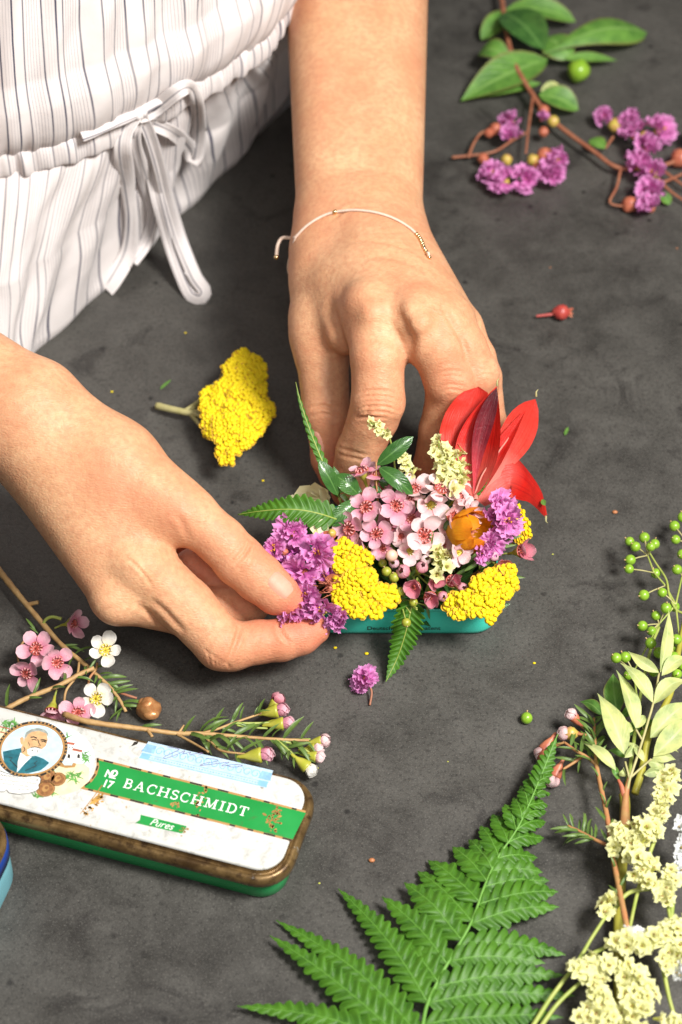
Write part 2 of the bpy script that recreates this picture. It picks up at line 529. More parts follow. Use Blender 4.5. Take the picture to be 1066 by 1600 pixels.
# folds of the right hand: thumb joint, index joints, web, wrist
for dx, dep in ((0, 0.13), (9, 0.10), (-9, 0.08), (17, 0.06), (-17, .05)):
    fold(1, [(393 + dx, 842 + dx * .3), (385 + dx * .8, 862 + dx * .5), (366 + dx * .7, 884 + dx * .8)], 0.07, dep)
fold(1, [(405, 995), (401, 1012), (395, 1028)], 0.06, 0.05)
fold(1, [(436, 976), (441, 990), (452, 1006)], 0.08, 0.09)
fold(1, [(375, 977), (371, 995), (364, 1015), (352, 1038)], 0.09, 0.11)
for q in range(5):
    fold(1, [(318 + 9 * q, 1012 + 5 * q), (326 + 8 * q, 1022 + 5 * q), (330 + 7 * q, 1040 + 1 * q)], 0.05, 0.05)
fold(1, [(270, 800), (286, 820), (296, 846)], 0.12, 0.04)
fold(1, [(355, 925), (352, 935), (345, 945)], 0.05, 0.06)
for q in range(4):
    fold(1, [(262 + 8 * q, 850 + 10 * q), (278 + 6 * q, 862 + 9 * q), (296 + 5 * q, 878 + 10 * q)], 0.07, 0.035)
fold(1, [(232, 935), (262, 960), (290, 990)], 0.14, 0.08)
fold(1, [(205, 940), (232, 958), (262, 985)], 0.10, 0.06)
# folds of the left hand: finger joints, wrist, thumb
for q in range(6):
    fold(0, [(556, 618 + 7 * q), (578, 611 + 8 * q), (606, 612 + 8 * q), (628, 622 + 7 * q)], 0.065, 0.075 + 0.03 * (q % 2))
for q in range(5):
    fold(0, [(682, 588 + 7 * q), (700, 580 + 7 * q), (722, 582 + 7 * q), (742, 592 + 6 * q)], 0.065, 0.075 + 0.025 * (q % 2))
for q in range(3):
    fold(0, [(750, 570 + 8 * q), (764, 568 + 8 * q), (778, 574 + 8 * q)], 0.06, 0.05)
for q in range(2):
    fold(0, [(528, 698 + 10 * q), (552, 706 + 9 * q), (578, 712 + 7 * q)], 0.07, 0.09)
fold(0, [(484, 640), (505, 634), (528, 642)], 0.08, 0.10)
fold(0, [(486, 652), (505, 646), (526, 652)], 0.06, 0.05)
fold(0, [(510, 470), (526, 505), (545, 545)], 0.28, 0.14)
fold(0, [(570, 400), (620, 402), (668, 426)], 0.22, 0.10)
fold(0, [(540, 380), (600, 378), (650, 396)], 0.12, 0.05)
fold(0, [(618, 475), (640, 520), (640, 560)], 0.22, 0.10)
fold(0, [(685, 470), (712, 515), (735, 560)], 0.12, 0.07)
fold(0, [(515, 345), (545, 326), (590, 322)], 0.10, 0.07)
for q in range(4):
    fold(0, [(560 + 8 * q, 470 - 6 * q), (585 + 8 * q, 462 - 5 * q), (612 + 6 * q, 470 - 5 * q)], .05, .035)
    fold(0, [(650, 486 + 8 * q), (672, 478 + 8 * q), (690, 484 + 8 * q)], .05, .03)
    fold(1, [(196 + 7 * q, 872 + 6 * q), (214 + 6 * q, 884 + 7 * q), (226 + 5 * q, 902 + 8 * q)], .05, .045)

# one body: both arms, and the trunk they belong to (under the dress)
TR = Limb(); TR.kc = 3.0
_pel = np.array([-21.0, 27.0, -6.0]); _wst = np.array([-19.5, 25.0, 10.0]); _chs = np.array([-19.5, 28.0, 28.0])
_sL = np.array([-4.0, 40.0, 36.0]); _sR = np.array([-36.0, 20.0, 36.0]); _nk = np.array([-20.0, 30.5, 43.0])
for _s in (-4, 4):
    _w = np.array([0.52, 0.854, 0]) * _s
    TR.bone((_pel + _w, 8.0), (_wst + _w, 6.4)); TR.bone((_wst + _w, 6.4), (_chs + _w * 1.2, 6.0))
TR.bone((_chs, 6.0), (_nk, 4.4))
TR.bone((_nk - [0, 0, 6], 4.6), (_sL, 4.6)); TR.bone((_nk - [0, 0, 6], 4.6), (_sR, 4.6))
_eL = P(558, -420, 11.5); _eR = P(-320, 470, 9.6)
TR.bone((_sL, 4.4), (_eL, 3.4)); TR.bone((_sR, 4.4), (_eR, 2.85))
lo, hi = bounds(TR, 2.0)
arms.append(list(surface(TR.sd, lo, hi, 0.7)))

vv, ff, n0, fl = [], [], 0, []
for i, (V, F, N) in enumerate(arms):
    vv.append(V); ff.append(F + n0); n0 += len(V)
    f = np.zeros(len(V))
    if i < 2:
        L = (LH, RH)[i]
        for js, k in L.digits:
            f += 0.75 * np.exp(-(np.linalg.norm(V - js[-1][0], axis=1) / 1.15) ** 2)
            for j in js[1:-1]: f += 0.17 * np.exp(-(np.linalg.norm(V - j[0], axis=1) / 1.15) ** 2)
    fl.append(np.clip(f, 0, 0.85))
person = thing('person', 'person in a striped off-white dress arranging flowers with both bare hands', 'person', (-19, 26, -20))
body = part('body', np.vstack(vv), np.vstack(ff), M_SKIN, person)
at = body.data.attributes.new('flush', 'FLOAT', 'POINT')
at.data.foreach_set('value', np.concatenate(fl).astype(np.float32))

def nail(k, cx, cy, tx, ty, ln, wd):
    """nail plate lying on the skin; (tx,ty) = pixel towards the fingertip"""
    c, nn = aim(BV[k], cx, cy)
    if c is None: return
    d = FW + RT * (tx - 533) / CAM_F - UP * (ty - 800) / CAM_F
    tip = CAM + d * ((c - CAM) @ FW) / (d @ FW)
    ax = unit((tip - c) - nn * ((tip - c) @ nn)); sd = np.cross(nn, ax)
    G = np.zeros((9, 9, 3))
    for i in range(9):
        for j in range(9):
            u = -1 + 2 * i / 8; v = -1 + 2 * j / 8
            rr = math.sqrt(max(0, 1 - 0.35 * u ** 4 - (0.25 * u * u if u < 0 else 0.1 * u * u)))
            p = c + ax * u * ln / 2 + sd * v * wd / 2 * rr
            q = BV[k].find_nearest(Vector(p))[0]
            base = np.array(q) if q is not None else p
            G[i, j] = base + nn * (0.035 + 0.03 * (1 - v * v) - 0.045 * (abs(v) > 0.9) - 0.06 * (i == 0))
    m = MB(); m.grid(G)
    m.build('fingernail', [M_NAIL], body)
nail(1, 440, 914, 475, 945, 1.05, 0.85)
nail(0, 496, 690, 500, 725, 0.9, 0.5)
# ------------------------------------------------------------------ the dress
def cloth_material(name, along_u=True):
    t = NT(name)
    uvn = t.n('ShaderNodeUVMap'); sp = t.n('ShaderNodeSeparateXYZ'); t.l(uvn.outputs[0], sp.inputs[0])
    u = sp.outputs[0]
    wob = t.noise(60, 2)
    u = t.math('ADD', u, t.math('MULTIPLY', t.math('SUBTRACT', wob, 0.5), 0.05))
    f1 = t.math('FRACT', t.math('MULTIPLY', u, 1 / 7.3))
    W, B = 0.0, 1.0
    lines = []
    for p, w in ((0.06, .0046), (0.155, .0046), (0.245, .0068), (0.36, .0046), (0.445, .0056), (0.52, .0038), (0.655, .005), (0.75, .0068), (0.80, .0038), (0.93, .005)):
        lines += [(p - w - .0016, W), (p - w + .001, B), (p + w - .001, B), (p + w + .0016, W)]
    # two ramps, as one holds at most 32 stops
    a = t.ramp(f1, lines[:20]); b = t.ramp(f1, lines[20:])
    navy = t.math('MAXIMUM', a, b)
    f2 = t.math('FRACT', t.math('MULTIPLY', u, 1 / 0.145))
    fine = t.ramp(f2, [(0.0, 0.0), (0.38, 0.0), (0.46, 0.62), (0.58, 0.62), (0.66, 0.0)])
    band = t.ramp(f1, [(0.068, 0.0), (0.072, .6), (0.142, .6), (0.146, 0.0), (0.165, 0.0), (0.17, 1.0), (0.235, 1.0), (0.24, 0.0), (0.37, 0), (0.374, .6), (0.43, .6), (0.434, 0), (0.535, 0.0), (0.54, 1.0), (0.64, 1.0), (0.645, 0.0), (0.665, 0), (.669, .5), (.735, .5), (.74, 0), (0.81, 0.0), (0.815, 1.0), (0.91, 1.0), (0.915, 0.0)])
    fine = t.math('MULTIPLY', fine, band)
    c = t.mix(t.ramp(t.noise(25, 3), [(0.3, 0.0), (0.7, 1.0)]), (0.76, 0.715, 0.70), (0.79, 0.74, 0.725))
    c = t.mix(fine, c, (0.27, 0.25, 0.285))
    c = t.mix(t.math('MULTIPLY', navy, t.ramp(t.noise(18, 2), [(0.35, 0.45), (0.6, 1.0)])), c, (0.07, 0.07, 0.11))
    t.set(Base_Color=c, Roughness=0.85)
    t.bsdf.inputs['Specular IOR Level'].default_value = 0.2
    t.bsdf.inputs['Sheen Weight'].default_value = 0.15
    wv = t.noise(2600, 2, 0.5)
    bb = t.bump(wv, 0.35, 0.0003)
    bb = t.bump(t.noise(70, 4, 0.55, dist=0.3), 0.22, 0.002, bb)
    t.l(bb, t.bsdf.inputs['Normal'])
    t.translucent(c, 0.12)
    return t.mat
M_DRESS = cloth_material('striped_cotton')

_edge = [P(x, y)[:2] for x, y in ((0, 620), (75, 555), (200, 440), (300, 340), (390, 250), (455, 165), (500, 90))]
_belt = [P(x, y, z)[:2] for x, y, z in ((0, 246, 10), (130, 216, 10), (220, 172, 10), (298, 136, 10), (365, 100, 9.8), (425, 62, 9.5))]
ein = np.array([-0.854, 0.52])
def ring(front, left, back):
    return [tuple(p) for p in left] + [tuple(p) for p in front] + [tuple(p) for p in back]
mid = lambda a, t: [np.asarray(p) * 1.0 for p in a]
sec = [
    (-16, ring([p + ein * 2.6 for p in _edge], [(-38, 16), (-32, 8), (-23, 5.5)], [(-3, 42), (-12, 50), (-28, 46), (-39, 32)])),
    (-1.5, ring([p + ein * 1.3 for p in _edge], [(-37, 16), (-31, 8), (-22, 5)], [(-2, 41), (-11, 49), (-28, 45), (-38, 31)])),
    (0.6, ring([p + ein * 0.35 for p in _edge], [(-37, 16), (-31, 8.5), (-22, 5.2)], [(-1.6, 40), (-10.5, 48), (-28, 45), (-38, 31)])),
    (5, ring([(-15.2, 8.6), (-12.9, 10.9), (-10.0, 14.7), (-7.3, 18.4), (-4.6, 22.8), (-2.4, 27.6), (-1.2, 32.6)], [(-35, 17), (-29.5, 10), (-21.5, 7)], [(-2.4, 39), (-11, 46), (-27, 43), (-36, 31)])),
    (9.6, ring(_belt + [np.array((-1.9, 27.5))], [(-33, 19), (-27, 13), (-20, 10.6)], [(-4, 36), (-12, 42), (-25, 41), (-33.5, 31)])),
    (12.5, ring([(-14.2, 11.0), (-11.0, 12.2), (-8.4, 14.2), (-6.1, 16.0), (-4.0, 18.6), (-2.3, 21.7), (-1.6, 27.0)], [(-33, 19), (-27, 12.6), (-20, 10.2)], [(-4, 36), (-12, 42), (-25, 41), (-33.5, 31)])),
    (20, ring([(-13.8, 12.0), (-10.8, 13.0), (-8.2, 14.8), (-6.0, 16.6), (-3.6, 19.2), (-2.0, 22.6), (-1.4, 28.0)], [(-34, 19), (-27, 13.0), (-20, 11)], [(-4, 37), (-12, 43), (-25, 42), (-35, 31)])),
    (32, ring([(-15.0, 15.5), (-12, 16.3), (-9.4, 17.6), (-7.2, 19.4), (-4.8, 22), (-3.2, 25.6), (-2.6, 31)], [(-36, 19), (-28, 15.0), (-20, 14.5)], [(-5, 39), (-12, 43), (-25, 42), (-36, 31)])),
    (40, ring([(-17.0, 20.5), (-15, 21.3), (-13.4, 22.6), (-11.2, 24.4), (-9.8, 27), (-8.2, 30.6), (-7.6, 33)], [(-32, 22), (-26, 20.0), (-20, 20)], [(-9, 38), (-14, 40), (-24, 38), (-32, 31)])),
]
NU = 620
cols = []
for z, pts in sec:
    c = spline(np.array(pts + [pts[0]]), 1200)
    L = np.concatenate([[0], np.cumsum(np.linalg.norm(np.diff(c, axis=0), axis=1))])
    # landmarks keep their share of the columns on every level, so that stripes run up and down
    k = len(pts); marks = [int(round(np.argmin(np.linalg.norm(c[:-1] - np.array(p), axis=1)))) for p in pts] + [1199]
    marks[0] = 0
    w = np.interp(np.linspace(0, k, NU, endpoint=False), np.arange(k + 1), L[marks])
    cols.append(np.stack([np.interp(w, L, c[:, i]) for i in (0, 1)], -1))
cols = np.array(cols)
zs = np.array([s[0] for s in sec], float)
belt_len = np.concatenate([[0], np.cumsum(np.linalg.norm(np.diff(cols[4], axis=0), axis=1))])
ulen = belt_len * 1.12
zz = np.concatenate([np.linspace(-16, 0, 12, endpoint=False), np.linspace(0, 18, 130, endpoint=False), np.linspace(18, 40, 30)])
def wave(u, seed, lam, n=7):
    g = random.Random(seed); s = 0
    for i in range(n):
        l = lam * g.uniform(0.6, 1.7)
        s = s + g.uniform(0.5, 1) * np.sin(u * 2 * math.pi / l + g.uniform(0, 6.3))
    return s / n ** 0.5
G = np.zeros((len(zz), NU, 3))
for i, z in enumerate(zz):
    j = int(np.clip(np.searchsorted(zs, z) - 1, 0, len(zs) - 2)); t = (z - zs[j]) / (zs[j + 1] - zs[j])
    t = t * t * (3 - 2 * t) if j not in (3, 4) else t
    c = cols[j] * (1 - t) + cols[j + 1] * t
    tg = np.roll(c, -1, 0) - np.roll(c, 1, 0); nr = np.stack([tg[:, 1], -tg[:, 0]], -1); nr /= np.linalg.norm(nr, axis=1)[:, None]
    if z < 9.6:
        q = min(1, (9.6 - z) / 7)
        d = wave(ulen + 0.22 * (9.6 - z), 3, 3.4) * (0.07 + 0.30 * q) + wave(ulen, 5, 0.9) * 0.09 * (1 - q) ** 2
        if z > -0.2: d = d * min(1.0, 0.35 + z / 4)
        d = d - 0.25 * math.exp(-((z - 9.6) / 0.8) ** 2)
    else:
        q = min(1, (z - 9.6) / 4)
        d = wave(ulen - 0.18 * (z - 9.6), 11, 3.6) * (0.07 + 0.24 * q) + wave(ulen, 5, 0.9) * 0.09 * (1 - q) ** 2
        d = d + 0.75 * math.sin(math.pi * min(1, q)) * 0.6 - 0.25 * math.exp(-((z - 9.6) / 0.8) ** 2)
    d = d + 0.06 * wave(ulen * 0.8 + z * 0.9, 21, 3.6) + 0.04 * wave(ulen - 1.1 * z, 31, 3.0)
    if z < 0.3: d = np.minimum(d, 0.1)
    G[i, :, :2] = c + nr * d[:, None]; G[i, :, 2] = z
uv = np.zeros((len(zz), NU, 2)); uv[:, :, 0] = ulen[None]; uv[:, :, 1] = zz[:, None]
m = MB(); m.grid(G, 0, True)
dress = part('dress', m.v[0], m.f, M_DRESS, person, uv=uv.reshape(-1, 2))
DB = BVHTree.FromPolygons([Vector(v) for v in m.v[0]], m.f)

def dpt(x, y, off, z=None):
    """a place on the dress front (pixel), lifted `off` cm towards the viewer; z given: a free place"""
    if z is not None: return P(x, y, z)
    h, nn = aim(DB, x, y)
    if h is None: return P(x, y, 0.3)
    return h - unit(h - CAM) * off

def ribbon(name, pts, width, u0, parent, twist=0.0, thick=0.022, n=48, ruf=0.07):
    c = spline(pts, n)
    T = np.gradient(c, axis=0); T /= np.linalg.norm(T, axis=1)[:, None]
    V = []; U = []
    for i in range(n):
        s = i / (n - 1)
        view = unit(CAM - c[i]); a = unit(np.cross(T[i], view)); ang = twist * math.sin(s * 5 + u0)
        a2 = a * math.cos(ang) + view * math.sin(ang); b2 = np.cross(a2, T[i])
        w = width * (1 + 0.12 * math.sin(s * 9 + u0))
        for k in range(10):
            th = 2 * math.pi * k / 10
            V.append(c[i] + a2 * w / 2 * math.cos(th) * (1 + 0.0 * s) + b2 * (thick * math.sin(th) + ruf * math.cos(th * 2 + s * 7)))
            U.append((u0 + 0.5 * w * math.cos(th) * 1.1, s))
    m = MB(); m.grid(np.array(V).reshape(n, 10, 3), 0, True)
    return part(name, m.v[0], m.f, M_DRESS, parent, uv=np.array(U))

# waistband: the gathered channel the drawstring runs in
bi = [i for i in range(NU) if True]
g = random.Random(4)
Wb = np.zeros((9, NU, 3)); Ub = np.zeros((9, NU, 2))
c = cols[4]; tg = np.roll(c, -1, 0) - np.roll(c, 1, 0); nr = np.stack([tg[:, 1], -tg[:, 0]], -1); nr /= np.linalg.norm(nr, axis=1)[:, None]
for k in range(9):
    th = math.pi * (k / 8 - 0.5)
    d = 0.02 + 0.20 * math.cos(th) + (0.07 * wave(ulen, 8, 1.1) + 0.045 * wave(ulen, 9, 0.55)) * (0.5 + math.cos(th))
    Wb[k, :, :2] = c + nr * d[:, None]; Wb[k, :, 2] = 9.6 + 0.66 * math.sin(th) + 0.12 * wave(ulen, 17, 1.6)
    Ub[k, :, 0] = ulen; Ub[k, :, 1] = k * 0.2
m = MB(); m.grid(Wb, 0, True)
part('waistband', m.v[0], m.f, M_DRESS, dress, uv=Ub.reshape(-1, 2))
DB2 = DB
# drawstring and bow
ribbon('drawstring', [dpt(128, 214, .5), dpt(160, 202, .75), dpt(190, 188, .8), dpt(214, 178, .75)], 0.42, 1.0, dress, thick=0.07, ruf=0)
ribbon('drawstring', [dpt(214, 178, .7), dpt(246, 160, .8), dpt(275, 148, .8), dpt(298, 138, .5)], 0.42, 1.6, dress, thick=0.07, ruf=0)
ribbon('bow_loop', [dpt(216, 180, .6), dpt(240, 172, 1.0), dpt(282, 140, 1.4), dpt(300, 138, 1.6), dpt(308, 160, 1.6), dpt(310, 205, 1.4), dpt(304, 250, 1.2), dpt(296, 232, .9), dpt(270, 208, .7), dpt(240, 194, .6), dpt(216, 182, .6)], 0.74, 2.6, dress, 0.35)
ribbon('bow_loop', [dpt(220, 180, .7), dpt(236, 215, 1.2), dpt(250, 262, 1.7), dpt(262, 312, 2.0), P(280, 372, 2.2), P(304, 430, 1.0), P(320, 454, .6), P(315, 466, .30), P(298, 462, .25), P(282, 430, .8), P(264, 380, 1.9), dpt(248, 322, 1.5), dpt(240, 285, 1.0), dpt(226, 232, .6), dpt(214, 186, .6)], 0.66, 4.6, dress, 0.25, n=80)
ribbon('tie_tail', [dpt(212, 180, .6), dpt(196, 205, .8), dpt(192, 240, .8), dpt(200, 290, .7), dpt(206, 345, .6), dpt(200, 395, .5), dpt(178, 436, .4), dpt(166, 452, .35)], 0.78, 5.3, dress, 0.35)
ribbon('tie_tail', [dpt(214, 186, .5), dpt(212, 225, .6), dpt(228, 285, .6), dpt(240, 330, .5), dpt(228, 378, .4), dpt(206, 408, .35)], 0.66, 3.9, dress, 0.35)
g0 = dpt(216, 178, .9)
m = MB()
for k in range(4):
    q = g0 + np.array([g.uniform(-.15, .15), g.uniform(-.1, .1), g.uniform(-.15, .15)])
    m.ball(q, 0.34 - 0.04 * k, 12, 8, 0, (1.0, 0.7, 0.8 + 0.1 * k))
V = np.vstack(m.v); V += 0.05 * np.sin(V[:, [1, 2, 0]] * 9)
part('knot', V, m.f, M_DRESS, dress, uv=np.stack([V[:, 0] * 1.2, V[:, 2]], -1))
# ------------------------------------------------------------------ tins
def rrect(hw, hh, r, n=9):
    pts = []
    for cx, cy, a0 in ((hw - r, hh - r, 0), (-hw + r, hh - r, 90), (-hw + r, -hh + r, 180), (hw - r, -hh + r, 270)):
        for k in range(n):
            a = R(a0 + 90 * k / (n - 1))
            pts.append((cx + r * math.cos(a), cy + r * math.sin(a)))
    return pts

def shell(prof, hw, hh, r, ang, c, cap_first=False, cap_last=False):
    """rounded-rectangle rings; prof = (inset, z) from start to end"""
    ca, sa = math.cos(ang), math.sin(ang)
    V = []
    for d, z in prof:
        for x, y in rrect(hw - d, hh - d, max(0.05, r - d)):
            V.append((c[0] + x * ca - y * sa, c[1] + x * sa + y * ca, z))
    n = 36
    m = MB(); m.grid(np.array(V).reshape(len(prof), n, 3), 0, True)
    f = list(m.f)
    if cap_first: f.append(tuple(range(n))[::-1])
    if cap_last: f.append(tuple((len(prof) - 1) * n + k for k in range(n)))
    return m.v[0], f

def enamel(name, c1, c2, rough=0.28, scale=40, wear=0.0):
    t = NT(name)
    c = t.mix(t.ramp(t.noise(scale, 4), [(0.35, 0.0), (0.65, 1.0)]), c1, c2)
    if wear:
        w = t.ramp(t.noise(130, 8, 0.7, dist=0.5), [(0.60, 0.0), (0.66, wear)])
        c = t.mix(w, c, (0.10, 0.06, 0.03))
    t.set(Base_Color=c, Roughness=t.ramp(t.noise(90, 4), [(0.3, rough), (0.7, rough + 0.15)]))
    t.l(t.bump(t.noise(300, 3), 0.08, 0.0005), t.bsdf.inputs['Normal'])
    return t.mat
def old_brass():
    t = NT('worn_gold_lacquer')
    c = t.mix(t.ramp(t.noise(75, 6, 0.65), [(0.34, 0.0), (0.62, 1.0)]), (0.085, 0.048, 0.018), (0.26, 0.165, 0.065))
    c = t.mix(t.ramp(t.noise(260, 5, 0.7), [(0.50, 0.0), (0.64, 0.9)]), c, (0.055, 0.030, 0.014))
    c = t.mix(t.ramp(t.noise(120, 5, 0.7, dist=0.7), [(0.64, 0.0), (0.70, 0.8)]), c, (0.42, 0.40, 0.36))
    t.set(Base_Color=c, Roughness=t.ramp(t.noise(180, 4), [(0.3, 0.22), (0.7, 0.5)]), Metallic=0.55)
    t.l(t.bump(t.noise(280, 4), 0.2, 0.0006), t.bsdf.inputs['Normal'])
    return t.mat
def worn_white():
    t = NT('worn_white_print')
    c = t.mix(t.ramp(t.noise(45, 5, 0.6), [(0.35, 0.0), (0.7, 1.0)]), (0.62, 0.62, 0.59), (0.53, 0.535, 0.505))
    c = t.mix(t.ramp(t.noise(230, 8, 0.75, dist=0.4), [(0.52, 0.0), (0.66, 0.75)]), c, (0.33, 0.33, 0.30))
    c = t.mix(t.ramp(t.noise(110, 7, 0.75, dist=0.8), [(0.625, 0.0), (0.67, 0.9)]), c, (0.40, 0.25, 0.09))
    c = t.mix(t.math('MULTIPLY', t.ramp(t.vor(170), [(0.06, 0.9), (0.13, 0.0)]), t.ramp(t.noise(35, 2), [(0.5, 0.0), (0.56, 1.0)])), c, (0.13, 0.10, 0.07))
    t.set(Base_Color=c, Roughness=t.ramp(t.noise(60, 4), [(0.3, 0.36), (0.7, 0.52)]))
    t.l(t.bump(t.noise(160, 5), 0.12, 0.0006), t.bsdf.inputs['Normal'])
    return t.mat
def ink(name, c, spread=0.10, rough=0.48, scale=200):
    return plain(name, tuple(max(0, x * (1 - spread)) for x in c), tuple(min(1, x * (1 + spread)) for x in c), rough, scale)

M_BRASS = old_brass(); M_WHITE = worn_white()
M_GREEN = enamel('green_enamel', (0.010, 0.22, 0.055), (0.014, 0.27, 0.075), 0.3)
M_GREENP = enamel('green_print', (0.012, 0.24, 0.045), (0.018, 0.285, 0.06), 0.32, 60, 0.55)
M_TEAL = enamel('teal_enamel', (0.05, 0.62, 0.47), (0.06, 0.66, 0.51), 0.3)
M_TEALIN = enamel('bare_tin_inside', (0.16, 0.15, 0.13), (0.22, 0.20, 0.17), 0.4)
M_NAVY = enamel('navy_print', (0.008, 0.035, 0.20), (0.010, 0.045, 0.25), 0.3)
M_LBLUE = enamel('pale_blue_enamel', (0.20, 0.55, 0.66), (0.24, 0.60, 0.70), 0.3)
I_GOLD = ink('ink_gold', (0.42, 0.23, 0.08)); I_DARK = ink('ink_dark', (0.028, 0.024, 0.02)); I_WHITE = ink('ink_white', (0.82, 0.82, 0.78), 0.03)
I_SKY = ink('ink_sky', (0.50, 0.68, 0.78), 0.08, scale=400); I_TEAL = ink('ink_teal', (0.018, 0.13, 0.165), 0.25, scale=500); I_SKIN = ink('ink_skin', (0.62, 0.38, 0.19), 0.15, scale=500)
I_BEARD = ink('ink_beard', (0.68, 0.69, 0.66), 0.12, scale=700); I_HAIR = ink('ink_hair', (0.30, 0.33, 0.30), 0.25, scale=700)
I_SAND = ink('ink_sand', (0.72, 0.66, 0.42), 0.12, scale=300); I_LEAF = ink('ink_leaf', (0.10, 0.28, 0.06), 0.35, scale=500); I_ROOF = ink('ink_roof', (0.42, 0.12, 0.07), 0.2)
I_COIN = ink('ink_coin', (0.27, 0.12, 0.045), 0.3, scale=900); I_BLUE = ink('ink_blue', (0.24, 0.44, 0.68), 0.15, scale=500); I_PBLUE = ink('ink_pale_blue', (0.42, 0.56, 0.68), 0.12, scale=600); I_VIO = ink('ink_violet', (0.16, 0.10, 0.22))
I_RUST = ink('rust_stain', (0.33, 0.17, 0.045), 0.35, 0.6, 600)

# -- the closed cigar tin
TA = R(-16.6); TC = np.array([-9.42, -14.73])
_tu = np.array([math.cos(TA), math.sin(TA)]); _tv = np.array([-math.sin(TA), math.cos(TA)])
tin = thing('cigar_tin', 'closed white and green cigar tin with worn gold rim and a portrait on its lid', 'tin', (TC[0], TC[1], 0))
v, f = shell([(0.52, 0.0), (0.36, 0.03), (0.28, 0.14), (0.26, 1.35)], 8.44, 2.31, 1.25, TA, TC, cap_first=True, cap_last=True)
part('base', v, f, M_GREEN, tin)
v, f = shell([(0.24, 1.22), (0.03, 1.17), (0.0, 1.21), (0.0, 1.42), (0.03, 1.50), (0.09, 1.59), (0.17, 1.63), (0.25, 1.62), (0.285, 1.57), (0.315, 1.60), (0.345, 1.74), (0.36, 1.82), (0.42, 1.855), (0.50, 1.86)], 8.44, 2.31, 1.25, TA, TC)
lid = part('lid', v, f, M_BRASS, tin)
v, f = shell([(0.335, 1.80), (0.35, 1.868), (0.38, 1.893), (0.52, 1.90)], 8.44, 2.31, 1.25, TA, TC, cap_last=True)
part('lid_panel', v, f, M_WHITE, lid)

def lid_pt(x, y, z=1.9):
    return P(x, y, z)[:2]
c1 = lambda x, y: lid_pt(x * .2345, 1090 + y * .2345)
c3 = lambda x, y: lid_pt(130 + x * .3002, 1140 + y * .3002)
Z0 = 1.903
class Print(MB):
    def area(s, pts, lay, m): s.poly(pts, Z0 + 0.0022 * lay, m)
    def stroke(s, pts, w, lay, m, n=None):
        pts = np.asarray(pts, float)
        if n: pts = spline(pts, n)
        T = np.gradient(pts, axis=0); T /= np.linalg.norm(T, axis=1)[:, None] + 1e-9
        N = np.stack([-T[:, 1], T[:, 0]], -1)
        w = np.broadcast_to(w, (len(pts),))[:, None] / 2
        z = np.full((len(pts), 1), Z0 + 0.0022 * lay)
        s.grid(np.stack([np.hstack([pts - N * w, z]), np.hstack([pts + N * w, z])], 1), m)
    def disc(s, c, rx, ry, lay, m, n=28, a=0.0):
        c = np.asarray(c)
        s.area([c + _tu * (rx * math.cos(2 * math.pi * k / n) * math.cos(a) - ry * math.sin(2 * math.pi * k / n) * math.sin(a)) + _tv * (rx * math.cos(2 * math.pi * k / n) * math.sin(a) + ry * math.sin(2 * math.pi * k / n) * math.cos(a)) for k in range(n)], lay, m)

# green name band with a gold border
pm = Print()
bt0, bt1 = lid_pt(151, 1184), lid_pt(478.5, 1267); bb0, bb1 = lid_pt(125, 1232), lid_pt(455.5, 1314.5)
arc = [bt0, lid_pt(151, 1196), lid_pt(147, 1209), lid_pt(139, 1221), bb0]
pm.area(arc + [bb1, bt1], 0, 0)
ins = 0.085
arc2 = [p + _tu * (ins + 0.03) + _tv * dv for p, dv in zip(arc, (-ins, -0.02, 0.0, 0.03, ins))]
pm.area(arc2 + [bb1 + _tv * ins + _tu * 0.02, bt1 - _tv * ins + _tu * 0.02], 1, 1)
g = random.Random(12)
for a, b in ((bt0, bt1), (bb0, bb1)):
    L = np.linalg.norm(b - a); s = 0.3
    while s < L - 0.2:
        l = g.uniform(0.15, 0.6)
        pm.stroke([a + (b - a) * (s / L) + _tv * (-0.042 if a is bt0 else 0.042), a + (b - a) * (min(s + l, L) / L) + _tv * (-0.042 if a is bt0 else 0.042)], 0.07, 2, 2)
        s += l + g.uniform(0.15, 0.9)
for i in range(5):
    pm.stroke([arc[min(i, 3)] * (1 - i / 5 % 1) + arc[min(i, 3) + 1] * (i / 5 % 1) + _tu * .05 for i in ()] or [arc[i % 4] + _tu * .05, (arc[i % 4] * .4 + arc[i % 4 + 1] * .6) + _tu * .05], 0.06, 2, 2)
# worn patches across the band
for (x, y, w, h, k) in ((600, 370, 30, 90, 26), (640, 310, 14, 30, 10), (480, 390, 40, 26, 12), (985, 480, 60, 70, 34), (1010, 430, 40, 40, 14)):
    for _ in range(k):
        p = c3(x + g.gauss(0, w * .35), y + g.gauss(0, h * .35)); r = g.uniform(0.015, 0.05)
        pm.disc(p, r * g.uniform(1, 2.2), r, 3, 3 if x > 900 or g.random() < .45 else 4, 7, g.uniform(0, 3))
pm.build('name_band', [I_GOLD, M_GREENP, I_DARK, I_RUST, I_GOLD], lid, smooth=False)

